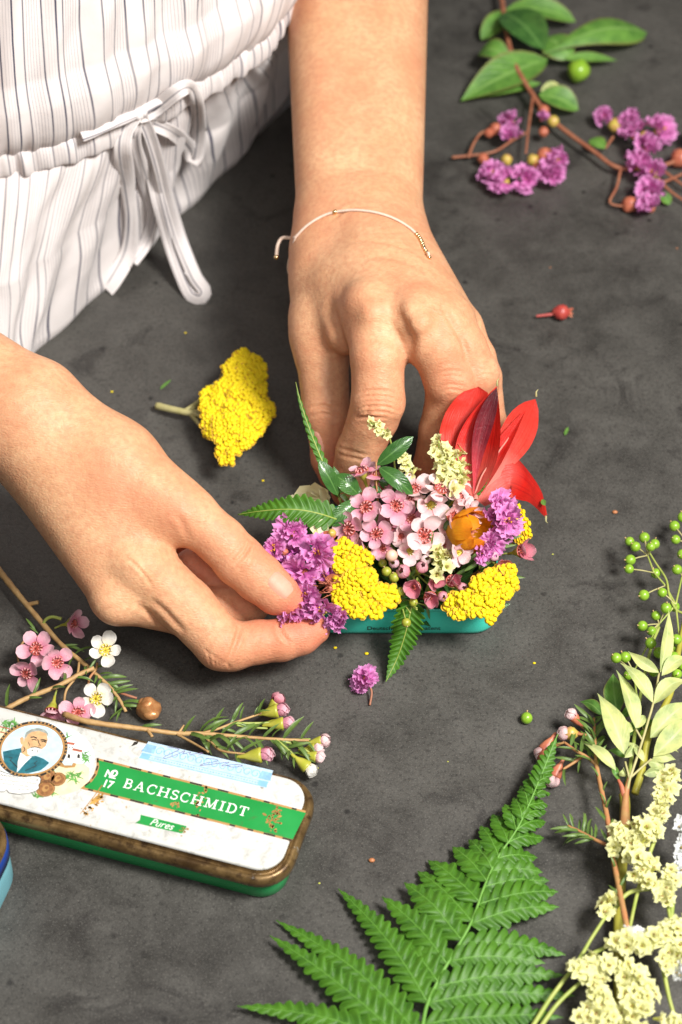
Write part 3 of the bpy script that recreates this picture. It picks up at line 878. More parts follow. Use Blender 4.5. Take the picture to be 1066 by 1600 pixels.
# lettering: slab-serif capitals drawn as strokes on a 0..1 grid
def arcp(cx, cy, rx, ry, a0, a1, n=14):
    return [(cx + rx * math.cos(R(a0 + (a1 - a0) * i / n)), cy + ry * math.sin(R(a0 + (a1 - a0) * i / n))) for i in range(n + 1)]
TH, TN = 0.17, 0.085
GL = {
 'B': (0.72, [([(.14, 0), (.14, 1)], TH), ([(0, .04), (.36, .04)], TN), ([(0, .96), (.36, .96)], TN), ([(.14, .53), (.38, .53)], TN), (arcp(.36, .745, .20, .215, 90, -90), .12), (arcp(.37, .29, .25, .25, 90, -90), .13)]),
 'A': (0.92, [([(.12, 0), (.44, 1)], TN), ([(.44, 1), (.76, 0)], TH), ([(.22, .33), (.64, .33)], TN), ([(0, .04), (.27, .04)], TN), ([(.58, .04), (.92, .04)], TN)]),
 'C': (0.80, [(arcp(.44, .5, .37, .47, 48, 312, 24), .13), ([(.70, .70), (.70, .96)], TN), ([(.72, .12), (.72, .30)], .05)]),
 'H': (0.96, [([(.16, 0), (.16, 1)], TH), ([(.78, 0), (.78, 1)], TH), ([(.16, .52), (.78, .52)], TN), ([(0, .04), (.34, .04)], TN), ([(0, .96), (.34, .96)], TN), ([(.60, .04), (.95, .04)], TN), ([(.60, .96), (.95, .96)], TN)]),
 'S': (0.62, [(arcp(.30, .735, .23, .215, 35, 270, 16) + arcp(.30, .275, .25, .235, 90, -150, 16), .125), ([(.52, .74), (.52, .98)], .07), ([(.06, .02), (.06, .28)], .07)]),
 'M': (1.12, [([(.17, 0), (.20, 1)], TN), ([(.20, .98), (.54, .05)], TH), ([(.54, .05), (.88, .98)], TN), ([(.90, 0), (.88, 1)], TH), ([(0, .04), (.34, .04)], TN), ([(.02, .96), (.24, .96)], TN), ([(.72, .04), (1.08, .04)], TN), ([(.84, .96), (1.06, .96)], TN)]),
 'I': (0.44, [([(.20, 0), (.20, 1)], TH), ([(0, .04), (.40, .04)], TN), ([(0, .96), (.40, .96)], TN)]),
 'D': (0.86, [([(.16, 0), (.16, 1)], TH), ([(0, .04), (.42, .04)], TN), ([(0, .96), (.42, .96)], TN), (arcp(.40, .5, .36, .46, 90, -90, 18), .14)]),
 'T': (0.80, [([(.38, 0), (.38, 1)], TH), ([(.20, .04), (.56, .04)], TN), ([(.02, .955), (.74, .955)], TN), ([(.04, .72), (.04, .98)], TN), ([(.72, .72), (.72, .98)], TN)]),
}
L0, L1 = lid_pt(192, 1230.5), lid_pt(385.5, 1276.5)
caph = float(np.linalg.norm(lid_pt(196.6, 1216.0) - lid_pt(191.5, 1230))) * 1.0
word = 'BACHSCHMIDT'; gap = 0.17
tot = sum(GL[c][0] for c in word) + gap * (len(word) - 1)
ux = (L1 - L0) / tot; uy = unit(np.array([-(L1 - L0)[1], (L1 - L0)[0]])) * caph
wd = np.linalg.norm(ux); pos = 0.0
for ch in word:
    pm = Print()
    for k, (pts, w) in enumerate(GL[ch][1]):
        pm.stroke([L0 + ux * (pos + x) + uy * y for x, y in pts], w * (wd + caph) / 2 * 0.92, 4 + 0.12 * k, 0)
    pm.build('letter', [I_WHITE], lid, smooth=False)
    pos += GL[ch][0] + gap

def text(name, s, p, ax, size, z, mat, parent, italic=0.0, bold=0.0, up=None, align='LEFT', squeeze=1.0):
    """flat lettering: p start (x,y) in cm, ax direction; up given: stands upright on a wall"""
    cu = bpy.data.curves.new(name, 'FONT'); cu.body = s; cu.size = size * S; cu.shear = italic; cu.offset = bold * S; cu.align_x = align
    cu.extrude = 0.0
    tmp = bpy.data.objects.new(name, cu); COL.objects.link(tmp)
    dg = bpy.context.evaluated_depsgraph_get(); dg.update()
    me = bpy.data.meshes.new_from_object(tmp.evaluated_get(dg)); bpy.data.objects.remove(tmp)
    me.materials.clear(); me.materials.append(mat)
    o = bpy.data.objects.new(name, me); COL.objects.link(o); o.parent = parent
    ax = unit(np.array([ax[0], ax[1], 0.0])); upv = np.array([-ax[1], ax[0], 0]) if up is None else np.asarray(up, float)
    nz = np.cross(ax, upv); q = (np.array([p[0], p[1], z]) - org(parent)) * S
    o.matrix_basis = Matrix(((ax[0] * squeeze, upv[0], nz[0], q[0]), (ax[1] * squeeze, upv[1], nz[1], q[1]), (ax[2] * squeeze, upv[2], nz[2], q[2]), (0, 0, 0, 1)))
    return o
text('lettering', 'N', lid_pt(162.5, 1213), _tu, 0.44, Z0 + .012, I_WHITE, lid, bold=0.012, squeeze=0.9)
pm = Print(); q = lid_pt(178.6, 1208.6)
n_ = 20
for k in range(n_):
    pass
pm.stroke([q + _tu * 0.105 * math.cos(2 * math.pi * k / 20) + _tv * 0.12 * math.sin(2 * math.pi * k / 20) for k in range(21)], 0.065, 4, 0)
pm.stroke([q + _tu * -.13 - _tv * 0.20, q + _tu * .13 - _tv * 0.20], 0.05, 4, 0)
pm.build('letter', [I_WHITE], lid, smooth=False)
text('lettering', '17', lid_pt(158.5, 1228.5), _tu, 0.44, Z0 + .012, I_WHITE, lid, bold=0.012, squeeze=0.9)
# small green label
pm = Print()
pm.area([lid_pt(220, 1273), lid_pt(292, 1291), lid_pt(289, 1296), lid_pt(284.6, 1302.5), lid_pt(211.5, 1286), lid_pt(219, 1281)], 0, 0)
for _ in range(16):
    pm.disc(lid_pt(288 + g.gauss(0, 3), 1297 + g.gauss(0, 3.5)), g.uniform(.02, .05), g.uniform(.015, .03), 2, 1, 7)
pm.build('small_label', [M_GREENP, I_RUST], lid, smooth=False)
text('lettering', 'Pures', lid_pt(233, 1288.5), lid_pt(270, 1297.5) - lid_pt(233, 1288.5), 0.40, Z0 + .012, I_WHITE, lid, italic=0.35, squeeze=0.95)
# tear line and bare metal left of the band
pm = Print()
pm.stroke([c3(100, 290), c3(60, 345), c3(20, 395), c3(-15, 440)], [0.05, .035, .03, .02], 4, 0, 4 and None)
for k in range(40):
    t_ = g.random(); p = c3(95 - 100 * t_ + g.gauss(8, 9), 335 + 110 * t_ + g.gauss(0, 12)); r = g.uniform(.015, .05)
    pm.disc(p, r * 1.8, r, 3, 1 if g.random() < .7 else 0, 7, g.uniform(0, 3))
pm.area([c3(70, 345), c3(105, 338), c3(98, 362), c3(60, 385), c3(30, 392), c3(45, 370)], 2, 1)
pm.area([c1(875, 325), c1(895, 296), c1(925, 292), c1(915, 312)], 2, 2)
pm.build('scratch', [I_RUST, ink('bare_lacquer', (0.50, 0.28, 0.07), 0.25, 0.45), I_DARK], lid, smooth=False)
# pale blue revenue stamp with a scribbled signature
st = [lid_pt(232, 1158.5), lid_pt(427, 1204), lid_pt(416.7, 1231.5), lid_pt(216.5, 1185)]
pm = Print(); pm.area(st, 0, 0)
def sq(u, v): return (st[3] * (1 - u) + st[2] * u) * (1 - v) + (st[0] * (1 - u) + st[1] * u) * v
pm.stroke([sq(.0, .06), sq(1, .06)], .03, 1, 1); pm.stroke([sq(.0, .30), sq(1, .30)], .025, 1, 1)
for k in range(44):
    pm.disc(sq(.03 + .94 * k / 43, .18), .035, .03, 1, 1, 8)
for u in (.04, .96):
    pm.area([sq(u - .035, .04), sq(u + .035, .04), sq(u + .035, .34), sq(u - .035, .34)], 2, 2)
    pm.area([sq(u - .05, .42), sq(u + .05, .42), sq(u + .04, .85), sq(u - .04, .85)], 1, 1)
for k in range(13):
    u = .12 + .76 * k / 12
    pm.stroke([sq(u + .035 * math.cos(a) * (1 - a / 12), .62 + .24 * math.sin(a) * (1 - a / 12)) for a in np.linspace(0, 7, 16)], .035, 1 + .2 * (k % 2), 1 if k % 3 else 2)
pm.build('revenue_stamp', [I_PBLUE, I_BLUE, ink('ink_strong_blue', (0.22, 0.46, 0.70))], lid, smooth=False)
pm = Print()
pm.stroke([c3(*p) for p in ((440, 90), (470, 95), (500, 105), (470, 120), (420, 145), (430, 150), (490, 130), (530, 110), (520, 128), (560, 118), (555, 130), (620, 122), (600, 135))], .02, 4, 0, 70)
pm.stroke([c3(*p) for p in ((640, 150), (690, 155), (700, 165), (640, 175), (610, 188), (680, 180), (760, 170), (720, 190), (790, 182), (830, 188), (780, 196), (745, 186))], .02, 4.2, 0, 70)
pm.build('signature', [I_VIO], lid, smooth=False)

# scenery and portrait print
pm = Print()
cen = c1(215, 345)
pm.disc(cen + _tu * 0.55 - _tv * .10, 1.85, 1.42, 0, 0, 40)                       # pale sky vignette
pm.area([c1(*p) for p in ((395, 430), (470, 440), (560, 440), (600, 470), (590, 560), (520, 620), (420, 650), (300, 660), (230, 665), (250, 600), (330, 560))], 1, 1)
pm.area([c1(*p) for p in ((0, 200), (60, 235), (40, 300), (0, 310))], 1, 1)
for (x, y) in ((430, 265), (345, 485), (330, 470), (480, 520), (455, 535), (510, 510), (500, 550), (560, 380), (570, 410), (550, 400), (345, 640), (250, 660), (60, 180), (90, 165), (45, 195), (100, 190), (30, 170)):
    for _ in range(7):
        a = g.uniform(0, 6.28); l = g.uniform(.12, .3)
        p0 = c1(x, y) + np.array([g.gauss(0, .05), g.gauss(0, .05)])
        pm.stroke([p0, p0 + l * np.array([math.cos(a), math.sin(a)])], [.07, .012], 2 + g.random() * .8, 2)
pm.area([c1(*p) for p in ((400, 365), (425, 330), (435, 305), (490, 312), (492, 335), (480, 350), (548, 362), (545, 425), (500, 425), (420, 400))], 3, 3)
pm.area([c1(*p) for p in ((430, 308), (450, 296), (500, 303), (494, 318))], 4, 4); pm.area([c1(*p) for p in ((478, 352), (490, 338), (550, 352), (546, 366))], 4, 4)
for x in (412, 450, 515):
    pm.area([c1(x, 402), c1(x + 3, 380), c1(x + 11, 376), c1(x + 19, 384), c1(x + 18, 408)], 4.4, 5)
for x, y in ((440, 325), (460, 328), (480, 330)): pm.area([c1(x, y), c1(x + 8, y + 1), c1(x + 7, y + 8), c1(x - 1, y + 7)], 4.4, 5)
pm.area([c1(*p) for p in ((380, 440), (440, 420), (510, 440), (500, 465), (440, 470), (385, 455))], 3.2, 6)
pm.area([c1(*p) for p in ((410, 425), (450, 418), (490, 430), (480, 452), (430, 452))], 3.6, 7)
for x, y in ((0, 190), (0, 225)): pm.area([c1(x, y), c1(66, y + 16), c1(64, y + 22), c1(0, y + 8)], 2.9, 4)
for x, y, r in ((315, 530, .34), (385, 545, .30), (305, 610, .34)):
    pm.disc(c1(x, y), r, r, 5, 8, 26); pm.disc(c1(x, y), r * .86, r * .86, 5.4, 6, 26); pm.disc(c1(x, y), r * .80, r * .80, 5.8, 8, 26)
    pm.disc(c1(x, y - 4), r * .36, r * .48, 6.2, 6, 14); pm.disc(c1(x + 6, y - 8), r * .2, r * .22, 6.5, 8, 10)
pm.build('landscape_print', [I_SKY if False else ink('ink_pale_sky', (0.70, 0.77, 0.79), 0.06), I_SAND, I_LEAF, I_WHITE, I_ROOF, I_DARK, I_GOLD, I_SKY, I_COIN], lid, smooth=False)

pm = Print()
pm.disc(cen, 1.30, 1.27, 7, 0, 48); pm.disc(cen, 1.20, 1.17, 7.4, 1, 48); pm.disc(cen, 1.12, 1.09, 7.8, 2, 48)
for k in range(52):
    a = 2 * math.pi * k / 52
    pm.disc(cen + _tu * 1.25 * math.cos(a) + _tv * 1.22 * math.sin(a), .04, .04, 8, 1 if k % 9 else 5, 8)
def ar(pts, lay, m): pm.area([c1(*p) for p in pts], lay, m)
ar(((20, 362), (75, 350), (140, 338), (150, 352), (130, 420), (110, 505), (60, 478), (28, 430)), 8.4, 3)
ar(((205, 392), (240, 390), (290, 408), (330, 436), (305, 462), (270, 488), (190, 507), (112, 506), (150, 462), (180, 425)), 8.4, 3)
ar(((138, 368), (180, 400), (215, 395), (185, 424), (118, 485), (120, 430)), 8.8, 4)
ar(((160, 300), (168, 250), (205, 222), (260, 212), (312, 236), (320, 285), (306, 325), (280, 346), (240, 360), (205, 392), (178, 396), (146, 372), (142, 335)), 9.2, 6)
ar(((135, 272), (150, 262), (160, 275), (160, 312), (145, 318), (136, 300)), 9.5, 6)
ar(((166, 262), (176, 232), (212, 212), (255, 204), (300, 216), (322, 240), (322, 262), (308, 240), (262, 224), (215, 230), (186, 248), (172, 278)), 9.8, 7)
ar(((182, 350), (205, 338), (232, 334), (258, 336), (276, 346), (262, 372), (236, 390), (206, 394), (184, 378)), 9.8, 8)
for pts, w in (((205, 268), (225, 264), (248, 274)), .055), (((272, 284), (292, 284), (312, 292)), .055), (((212, 284), (230, 280), (246, 288)), .04), (((278, 296), (295, 294), (308, 302)), .04), (((252, 280), (262, 310), (272, 322), (255, 326)), .03), (((205, 336), (235, 330), (272, 340)), .035), (((212, 356), (222, 352)), .04), (((60, 400), (85, 404), (70, 420), (120, 470)), .03), (((250, 425), (230, 440), (245, 455), (170, 490)), .03), (((160, 330), (168, 352), (150, 368)), .03), (((255, 350), (250, 368)), .02), (((190, 300), (200, 322)), .02):
    pm.stroke([c1(*p) for p in pts], w, 10.5 + g.random() * .3, 5)
pm.build('portrait_print', [I_DARK, I_GOLD, I_SKY, I_TEAL, I_WHITE, I_DARK, I_SKIN, I_HAIR, I_BEARD], lid, smooth=False)
pm = Print()
scr = [(0, 492), (40, 505), (90, 520), (160, 530), (225, 525), (262, 530), (275, 545), (268, 570), (258, 585), (262, 605), (240, 625), (190, 640), (120, 645), (60, 635), (45, 615), (25, 630), (0, 628)]
pm.area([c1(*p) for p in scr], 8.2, 0); pm.stroke([c1(*p) for p in scr], .025, 8.6, 1)
pm.build('scroll_print', [I_WHITE, I_DARK], lid, smooth=False)
dirx = c1(240, 535) - c1(20, 500)
text('lettering', 'FERDINAND GOTTLOB SCHMIDT', c1(2, 525), c1(238, 556) - c1(2, 525), 0.135, Z0 + .0215, I_DARK, lid)
text('lettering', 'de la compañía CFG Schmidt', c1(2, 552), c1(215, 578) - c1(2, 552), 0.115, Z0 + .0215, I_DARK, lid)
text('lettering', 'y garantía de su más alta', c1(2, 577), c1(190, 598) - c1(2, 577), 0.105, Z0 + .0215, I_DARK, lid)
text('lettering', 'hace más de 100 años', c1(70, 618), c1(228, 622) - c1(70, 618), 0.10, Z0 + .0215, I_DARK, lid)

# -- the other tin, only its corner in view
BA = TA; bc = -9.95 * _tu + (-22.0) * _tv
blue = thing('blue_tin', 'pale blue tin with navy band and gold rim, cut off at the photo edge', 'tin', (bc[0], bc[1], 0))
v, f = shell([(0.3, 0.0), (0.14, 0.03), (0.08, 0.12), (0.06, 1.7)], 4.0, 2.5, 1.5, BA, bc, cap_first=True)
part('base', v, f, M_LBLUE, blue)
v, f = shell([(0.06, 1.55), (0.0, 1.55), (0.0, 2.16), (0.05, 2.2)], 4.0, 2.5, 1.5, BA, bc)
lb = part('lid', v, f, M_NAVY, blue)
v, f = shell([(0.03, 2.18), (0.02, 2.28), (0.08, 2.40), (0.18, 2.45), (0.28, 2.42), (0.33, 2.36), (0.42, 2.40)], 4.0, 2.5, 1.5, BA, bc)
part('rim', v, f, M_BRASS, lb)
v, f = shell([(0.40, 2.36), (0.48, 2.44), (0.6, 2.45)], 4.0, 2.5, 1.5, BA, bc, cap_last=True)
part('lid_panel', v, f, M_LBLUE, lb)

# -- the open teal tin that holds the flowers
OC = np.array([2.52, -3.95]); OHW, OHH = 3.78, 2.8
teal = thing('open_tin', 'small open teal tin with black lettering, packed with flowers', 'tin', (OC[0], OC[1], 0))
v, f = shell([(0.34, 0.0), (0.16, 0.03), (0.05, 0.12), (0.0, 0.30), (0.0, 1.34), (0.035, 1.36), (0.035, 1.50), (0.0, 1.54), (0.02, 1.60), (0.07, 1.60), (0.08, 1.5)], OHW, OHH, 1.05, 0.0, OC, cap_first=True)
part('wall', v, f, M_TEAL, teal)
v, f = shell([(0.075, 1.56), (0.09, 0.3), (0.3, 0.12)], OHW, OHH, 1.05, 0.0, OC, cap_last=True)
part('inner_lining', v, f, M_TEALIN, teal)
p0 = P(581, 988, 0.48)
text('lettering', 'Deutsches Reichspatent', (P(631, 985, .5)[0], OC[1] - OHH - 0.012), (1, 0), 0.30, 0.40, I_DARK, teal, up=(0, 0, 1), align='CENTER', bold=0.004, squeeze=1.0)
# ------------------------------------------------------------------ plant pieces
def leafy(name, top, rib, rough=0.38, trans=0.22, under=None, edge=None, bumps=0.25):
    """leaf colours by place on the blade: UV x along, UV y across"""
    t = NT(name)
    uvn = t.n('ShaderNodeUVMap'); sp = t.n('ShaderNodeSeparateXYZ'); t.l(uvn.outputs[0], sp.inputs[0])
    d = t.math('ABSOLUTE', t.math('SUBTRACT', sp.outputs[1], 0.5))
    c = t.mix(t.ramp(t.noise(160, 4), [(0.3, 0.0), (0.7, 1.0)]), tuple(x * 0.66 for x in top), (min(1, top[0] * 1.55), min(1, top[1] * 1.25), top[2] * 1.2))
    vein = t.math('FRACT', t.math('ADD', t.math('MULTIPLY', sp.outputs[0], 9.0), t.math('MULTIPLY', d, -6.0)))
    c = t.mix(t.ramp(vein, [(0.0, 0.35), (0.09, 0.0), (0.91, 0.0), (1.0, 0.35)]), c, rib)
    c = t.mix(t.ramp(d, [(0.0, 0.85), (0.035, 0.6), (0.06, 0.0)]), c, rib)
    if edge: c = t.mix(t.ramp(d, [(0.40, 0.0), (0.5, 0.8)]), c, edge)
    t.set(Base_Color=c, Roughness=rough)
    t.bsdf.inputs['Specular IOR Level'].default_value = 0.45
    t.l(t.bump(t.ramp(vein, [(0.0, 0.0), (0.12, 1.0), (0.88, 1.0), (1.0, 0.0)]), bumps, 0.0006, t.bump(t.noise(700, 3), 0.2, 0.0004)), t.bsdf.inputs['Normal'])
    t.translucent(t.mix(0.5, c, tuple(min(1, x * 1.6) for x in top)), trans)
    return t.mat

def petalmat(name, body, base=None, rim=None, streak=None, rough=0.5, trans=0.3, sscale=26.0):
    """petal colours: body, a tone at the claw, one at the rim, fine streaks along the petal"""
    t = NT(name)
    uvn = t.n('ShaderNodeUVMap'); sp = t.n('ShaderNodeSeparateXYZ'); t.l(uvn.outputs[0], sp.inputs[0])
    c = t.mix(t.ramp(t.noise(220, 4), [(0.3, 0.0), (0.7, 1.0)]), tuple(x * 0.86 for x in body), tuple(min(1, x * 1.12) for x in body))
    mp = t.n('ShaderNodeMapping'); mp.inputs['Scale'].default_value = (1.2, sscale, 1); t.l(uvn.outputs[0], mp.inputs[0])
    st = t.noise(1.0, 3, 0.6, mp.outputs[0])
    if streak: c = t.mix(t.ramp(st, [(0.48, 0.0), (0.62, 0.75)]), c, streak)
    if base: c = t.mix(t.ramp(sp.outputs[0], [(0.0, 1.0), (0.18, 0.8), (0.5, 0.0)]), c, base)
    if rim: c = t.mix(t.ramp(sp.outputs[0], [(0.55, 0.0), (1.0, 0.85)]), c, rim)
    t.set(Base_Color=c, Roughness=rough)
    t.bsdf.inputs['Specular IOR Level'].default_value = 0.3
    t.l(t.bump(st, 0.5, 0.0008, t.bump(t.noise(90, 4, .6), .35, .002)), t.bsdf.inputs['Normal'])
    t.translucent(c, trans)
    return t.mat

M_WOOD = plain('tan_twig', (0.38, 0.22, 0.085), (0.48, 0.31, 0.13), 0.6, 260, bump=0.4)
M_RTWIG = plain('red_brown_twig', (0.26, 0.085, 0.045), (0.34, 0.14, 0.075), 0.55, 260, bump=0.3)
M_OTWIG = plain('orange_twig', (0.42, 0.17, 0.07), (0.38, 0.22, 0.08), 0.55, 200, bump=0.3)
M_GSTEM = plain('green_stem', (0.26, 0.34, 0.06), (0.36, 0.40, 0.10), 0.5, 200)
M_YSTEM = plain('olive_stem', (0.36, 0.33, 0.13), (0.44, 0.40, 0.19), 0.6, 200, bump=0.3)
M_OLIVE = plain('olive_green_stalk', (0.30, 0.27, 0.03), (0.36, 0.34, 0.05), 0.45, 150)
M_NEEDLE = leafy('needle_leaf', (0.085, 0.17, 0.035), (0.16, 0.25, 0.06), 0.42, 0.15, bumps=0.0)
M_FRIB = plain('fern_rib', (0.11, 0.27, 0.035), (0.15, 0.33, 0.06), .5, 200)
M_FERN = leafy('fern_leaf', (0.048, 0.165, 0.010), (0.085, 0.235, 0.02), 0.50, 0.18, bumps=0.12)
M_DLEAF = leafy('glossy_leaf', (0.040, 0.13, 0.028), (0.11, 0.24, 0.06), 0.22, 0.12)
M_PLEAF = leafy('pale_leaf_back', (0.44, 0.56, 0.22), (0.56, 0.64, 0.30), 0.5, 0.22)
M_MLEAF = leafy('mid_green_leaf', (0.10, 0.27, 0.045), (0.22, 0.40, 0.10), 0.45, 0.2, edge=(0.20, 0.16, 0.05))
M_CUP = plain('waxflower_cup', (0.34, 0.36, 0.03), (0.42, 0.40, 0.06), 0.38, 300)
M_PINK = petalmat('pink_wax_petal', (0.78, 0.42, 0.50), (0.66, 0.22, 0.32), (0.84, 0.58, 0.63), None, 0.32, 0.2)
M_PALEP = petalmat('pale_pink_petal', (0.84, 0.62, 0.62), (0.76, 0.40, 0.42), (0.86, 0.70, 0.70), None, 0.32, 0.2)
M_WHITEP = petalmat('white_wax_petal', (0.84, 0.82, 0.77), (0.80, 0.72, 0.55), None, None, 0.32, 0.18)
M_ROSEP = petalmat('deep_rose_petal', (0.62, 0.22, 0.28), (0.50, 0.12, 0.16), (0.78, 0.45, 0.50), None, 0.32, 0.2)
M_REDC = plain('dark_red_centre', (0.36, 0.045, 0.035), (0.55, 0.12, 0.09), 0.35, 900, bump=0.6)
M_YELC = plain('yellow_centre', (0.62, 0.46, 0.02), (0.70, 0.58, 0.10), 0.4, 700, bump=0.5)
M_RIM = plain('pink_rim', (0.60, 0.22, 0.22), (0.70, 0.36, 0.34), 0.4, 700)
M_ANTH = plain('anther', (0.05, 0.015, 0.02), (0.10, 0.03, 0.03), 0.5, 900)
M_PURP = petalmat('violet_crepe_petal', (0.78, 0.25, 0.60), (0.58, 0.11, 0.40), (0.82, 0.38, 0.70), (0.66, 0.15, 0.47), 0.6, 0.38, 16)
M_PURP2 = petalmat('dark_violet_petal', (0.52, 0.09, 0.42), (0.34, 0.04, 0.26), (0.60, 0.18, 0.52), None, 0.55, 0.28)
M_CALYX = plain('russet_calyx', (0.36, 0.085, 0.05), (0.50, 0.17, 0.09), 0.45, 260, bump=.3)
M_CALYXG = plain('yellow_green_calyx', (0.46, 0.40, 0.06), (0.50, 0.26, 0.10), 0.4, 160)
M_STAM = plain('orange_stamen', (0.72, 0.33, 0.03), (0.80, 0.45, 0.05), 0.5, 400)
M_YARROW = plain('yarrow_yellow', (0.93, 0.70, 0.004), (0.95, 0.80, 0.008), 0.7, 700, trans=0.28, bump=0.2, bscale=1800)
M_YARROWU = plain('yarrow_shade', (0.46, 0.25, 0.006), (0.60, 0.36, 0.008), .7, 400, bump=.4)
M_YARROWD = plain('yarrow_gaps', (0.30, 0.19, 0.02), (0.38, 0.27, 0.05), 0.7, 500, bump=0.5)
M_STAT = petalmat('pale_yellow_statice', (0.86, 0.85, 0.36), (0.66, 0.68, 0.13), (0.88, 0.88, 0.50), None, 0.6, 0.3)
M_STATW = petalmat('white_statice', (0.82, 0.84, 0.84), (0.6, 0.66, 0.55), None, None, 0.6, 0.3)
M_STATC = plain('statice_eye', (0.20, 0.12, 0.03), (0.40, 0.28, 0.08), 0.6, 600)
M_BERRY = plain('green_berry', (0.19, 0.36, 0.022), (0.25, 0.42, 0.04), 0.30, 120, sss=0.12)
M_BERRYO = plain('olive_berry', (0.26, 0.30, 0.025), (0.36, 0.36, 0.05), 0.4, 160, sss=0.1)
M_BTIP = plain('berry_tip', (0.55, 0.42, 0.20), (0.45, 0.28, 0.12), 0.5, 500)
M_RED = petalmat('scarlet_petal', (0.60, 0.016, 0.010), (0.70, 0.14, 0.11), (0.66, 0.03, 0.02), (0.38, 0.006, 0.008), 0.42, 0.25, 30)
M_REDL = petalmat('light_red_petal', (0.62, 0.050, 0.032), (0.76, 0.30, 0.24), (0.64, 0.03, 0.02), (0.50, 0.022, 0.018), 0.45, 0.25, 30)
M_MAROON = petalmat('maroon_petal', (0.15, 0.010, 0.018), (0.66, 0.06, 0.08), (0.045, 0.006, 0.010), (0.30, 0.018, 0.03), 0.35, 0.15, 24)
M_ORANGE = petalmat('orange_petal', (0.92, 0.43, 0.012), (0.92, 0.60, 0.03), (0.84, 0.24, 0.012), (0.88, 0.33, 0.01), 0.5, 0.35, 18)
M_CREAM = petalmat('cream_petal', (0.88, 0.86, 0.62), (0.62, 0.66, 0.22), (0.88, 0.82, 0.50), None, 0.5, 0.3)
M_COPPER = plain('copper_bud', (0.42, 0.17, 0.06), (0.55, 0.27, 0.11), 0.30, 500, metal=0.35, bump=0.25, bscale=900)
M_PEACH = plain('peach_bud', (0.72, 0.36, 0.24), (0.80, 0.52, 0.42), 0.35, 200, sss=0.1)

PROF = {
    'lance': lambda t: np.sin(np.pi * t ** 0.8) ** 0.95, 'slim': lambda t: np.clip(np.sin(np.pi * t ** 0.72), 0, 1) ** 1.3, 'oval': lambda t: np.sin(np.pi * t) ** 0.62,
    'obov': lambda t: np.sin(np.pi * t ** 1.7) ** 0.75, 'needle': lambda t: np.minimum(1, 7 * t + .25) * np.minimum(1, 3.2 * (1 - t)) ,
    'round': lambda t: np.sqrt(np.clip(1 - ((t - .5) / np.where(t < .5, .60, .5)) ** 2, 0, 1)),
    'petal': lambda t: np.minimum(1, (0.30 + 1.15 * t)) * np.sqrt(np.clip(1 - (np.clip(t - .55, 0, 1) / .45) ** 2.6, 0, 1)),
    'spoon': lambda t: (0.22 + 0.9 * np.clip(t / .6, 0, 1) ** 1.6) * np.sqrt(np.clip(1 - (np.clip(t - .6, 0, 1) / .4) ** 2.4, 0, 1)),
}
def blade(a, b, w, n=(0, 0, 1), lift=0.0, fold=0.18, prof='lance', curl=0.0, wave=0.0, nu=11, nv=7, seed=0, side=0.0):
    """a leaf or petal from a to b (cm): width w, arched by `lift`, folded along the rib, tip bent by `curl`"""
    a = np.asarray(a, float); b = np.asarray(b, float); L = np.linalg.norm(b - a); x = (b - a) / (L + 1e-9)
    n = np.asarray(n, float); n = unit(n - x * (n @ x)); s = np.cross(n, x)
    t = np.linspace(0, 1, nu); ww = PROF[prof](t) * w / 2
    v = np.linspace(-1, 1, nv)
    g = random.Random(seed); ph = [g.uniform(0, 6.3) for _ in range(4)]
    c = a + x * (t * L)[:, None] + n * (lift * np.sin(np.pi * t) + curl * np.clip(t - .35, 0, 1) ** 2 / .42)[:, None] + s * (side * np.sin(np.pi * t))[:, None]
    V = c[:, None] + s * (ww[:, None] * v[None])[..., None] + n * (fold * np.abs(v)[None] ** 1.4 * ww[:, None])[..., None]
    if wave:
        V += n * (wave * np.sin(t[:, None] * 11 + ph[0] + v[None] * 2) * np.abs(v)[None] * np.sin(t[:, None] * 23 + ph[1]))[..., None]
    uv = np.stack([np.broadcast_to(t[:, None], (nu, nv)), np.broadcast_to((v[None] + 1) / 2, (nu, nv))], -1)
    return V, uv

def gridfaces(nu, nv, n0=0):
    return [(n0 + i * nv + j, n0 + i * nv + j + 1, n0 + (i + 1) * nv + j + 1, n0 + (i + 1) * nv + j) for i in range(nu - 1) for j in range(nv - 1)]

def leaf(parent, a, b, w, mat, name='leaf', **k):
    V, uv = blade(a, b, w, **k); nu, nv = V.shape[:2]
    return part(name, V.reshape(-1, 3), gridfaces(nu, nv), mat, parent, uv=uv.reshape(-1, 2))

def unit_blade(name, mat, **k):
    V, uv = blade((0, 0, 0), (1, 0, 0), **k); nu, nv = V.shape[:2]
    return mesh(name, V.reshape(-1, 3), gridfaces(nu, nv), mat, uv=uv.reshape(-1, 2))

def place(name, me, parent, p, z, x=None, s=1.0):
    return put(name, me, parent, frame(np.asarray(p, float) - org(parent), z, x, s))

NEEDLES = [unit_blade('needle', M_NEEDLE, w=0.15, prof='needle', lift=0.05 + .05 * i, fold=0.5, nu=6, nv=3) for i in range(3)]

def needles(root, pts, n, ln, seed=0, spread=0.8, t0=0.05, t1=1.0, up=0.35):
    g = random.Random(seed); c = spline(pts, 60); T = np.gradient(c, axis=0)
    for i in range(n):
        t = t0 + (t1 - t0) * (i + g.random()) / n; k = min(59, int(t * 59)); d = unit(T[k])
        s = unit(np.cross(d, (0, 0, 1))) * (1 if i % 2 else -1)
        dr = unit(d * g.uniform(.5, 1.0) + s * spread * g.uniform(.5, 1.2) + np.array([0, 0, up * g.uniform(-.4, 1)]))
        place('leaf', NEEDLES[i % 3], root, c[k], unit(np.array([0, 0, 1.0]) + 0.6 * np.array([g.uniform(-1, 1), g.uniform(-1, 1), 0]) - dr * dr[2]), dr, ln * g.uniform(.6, 1.15))

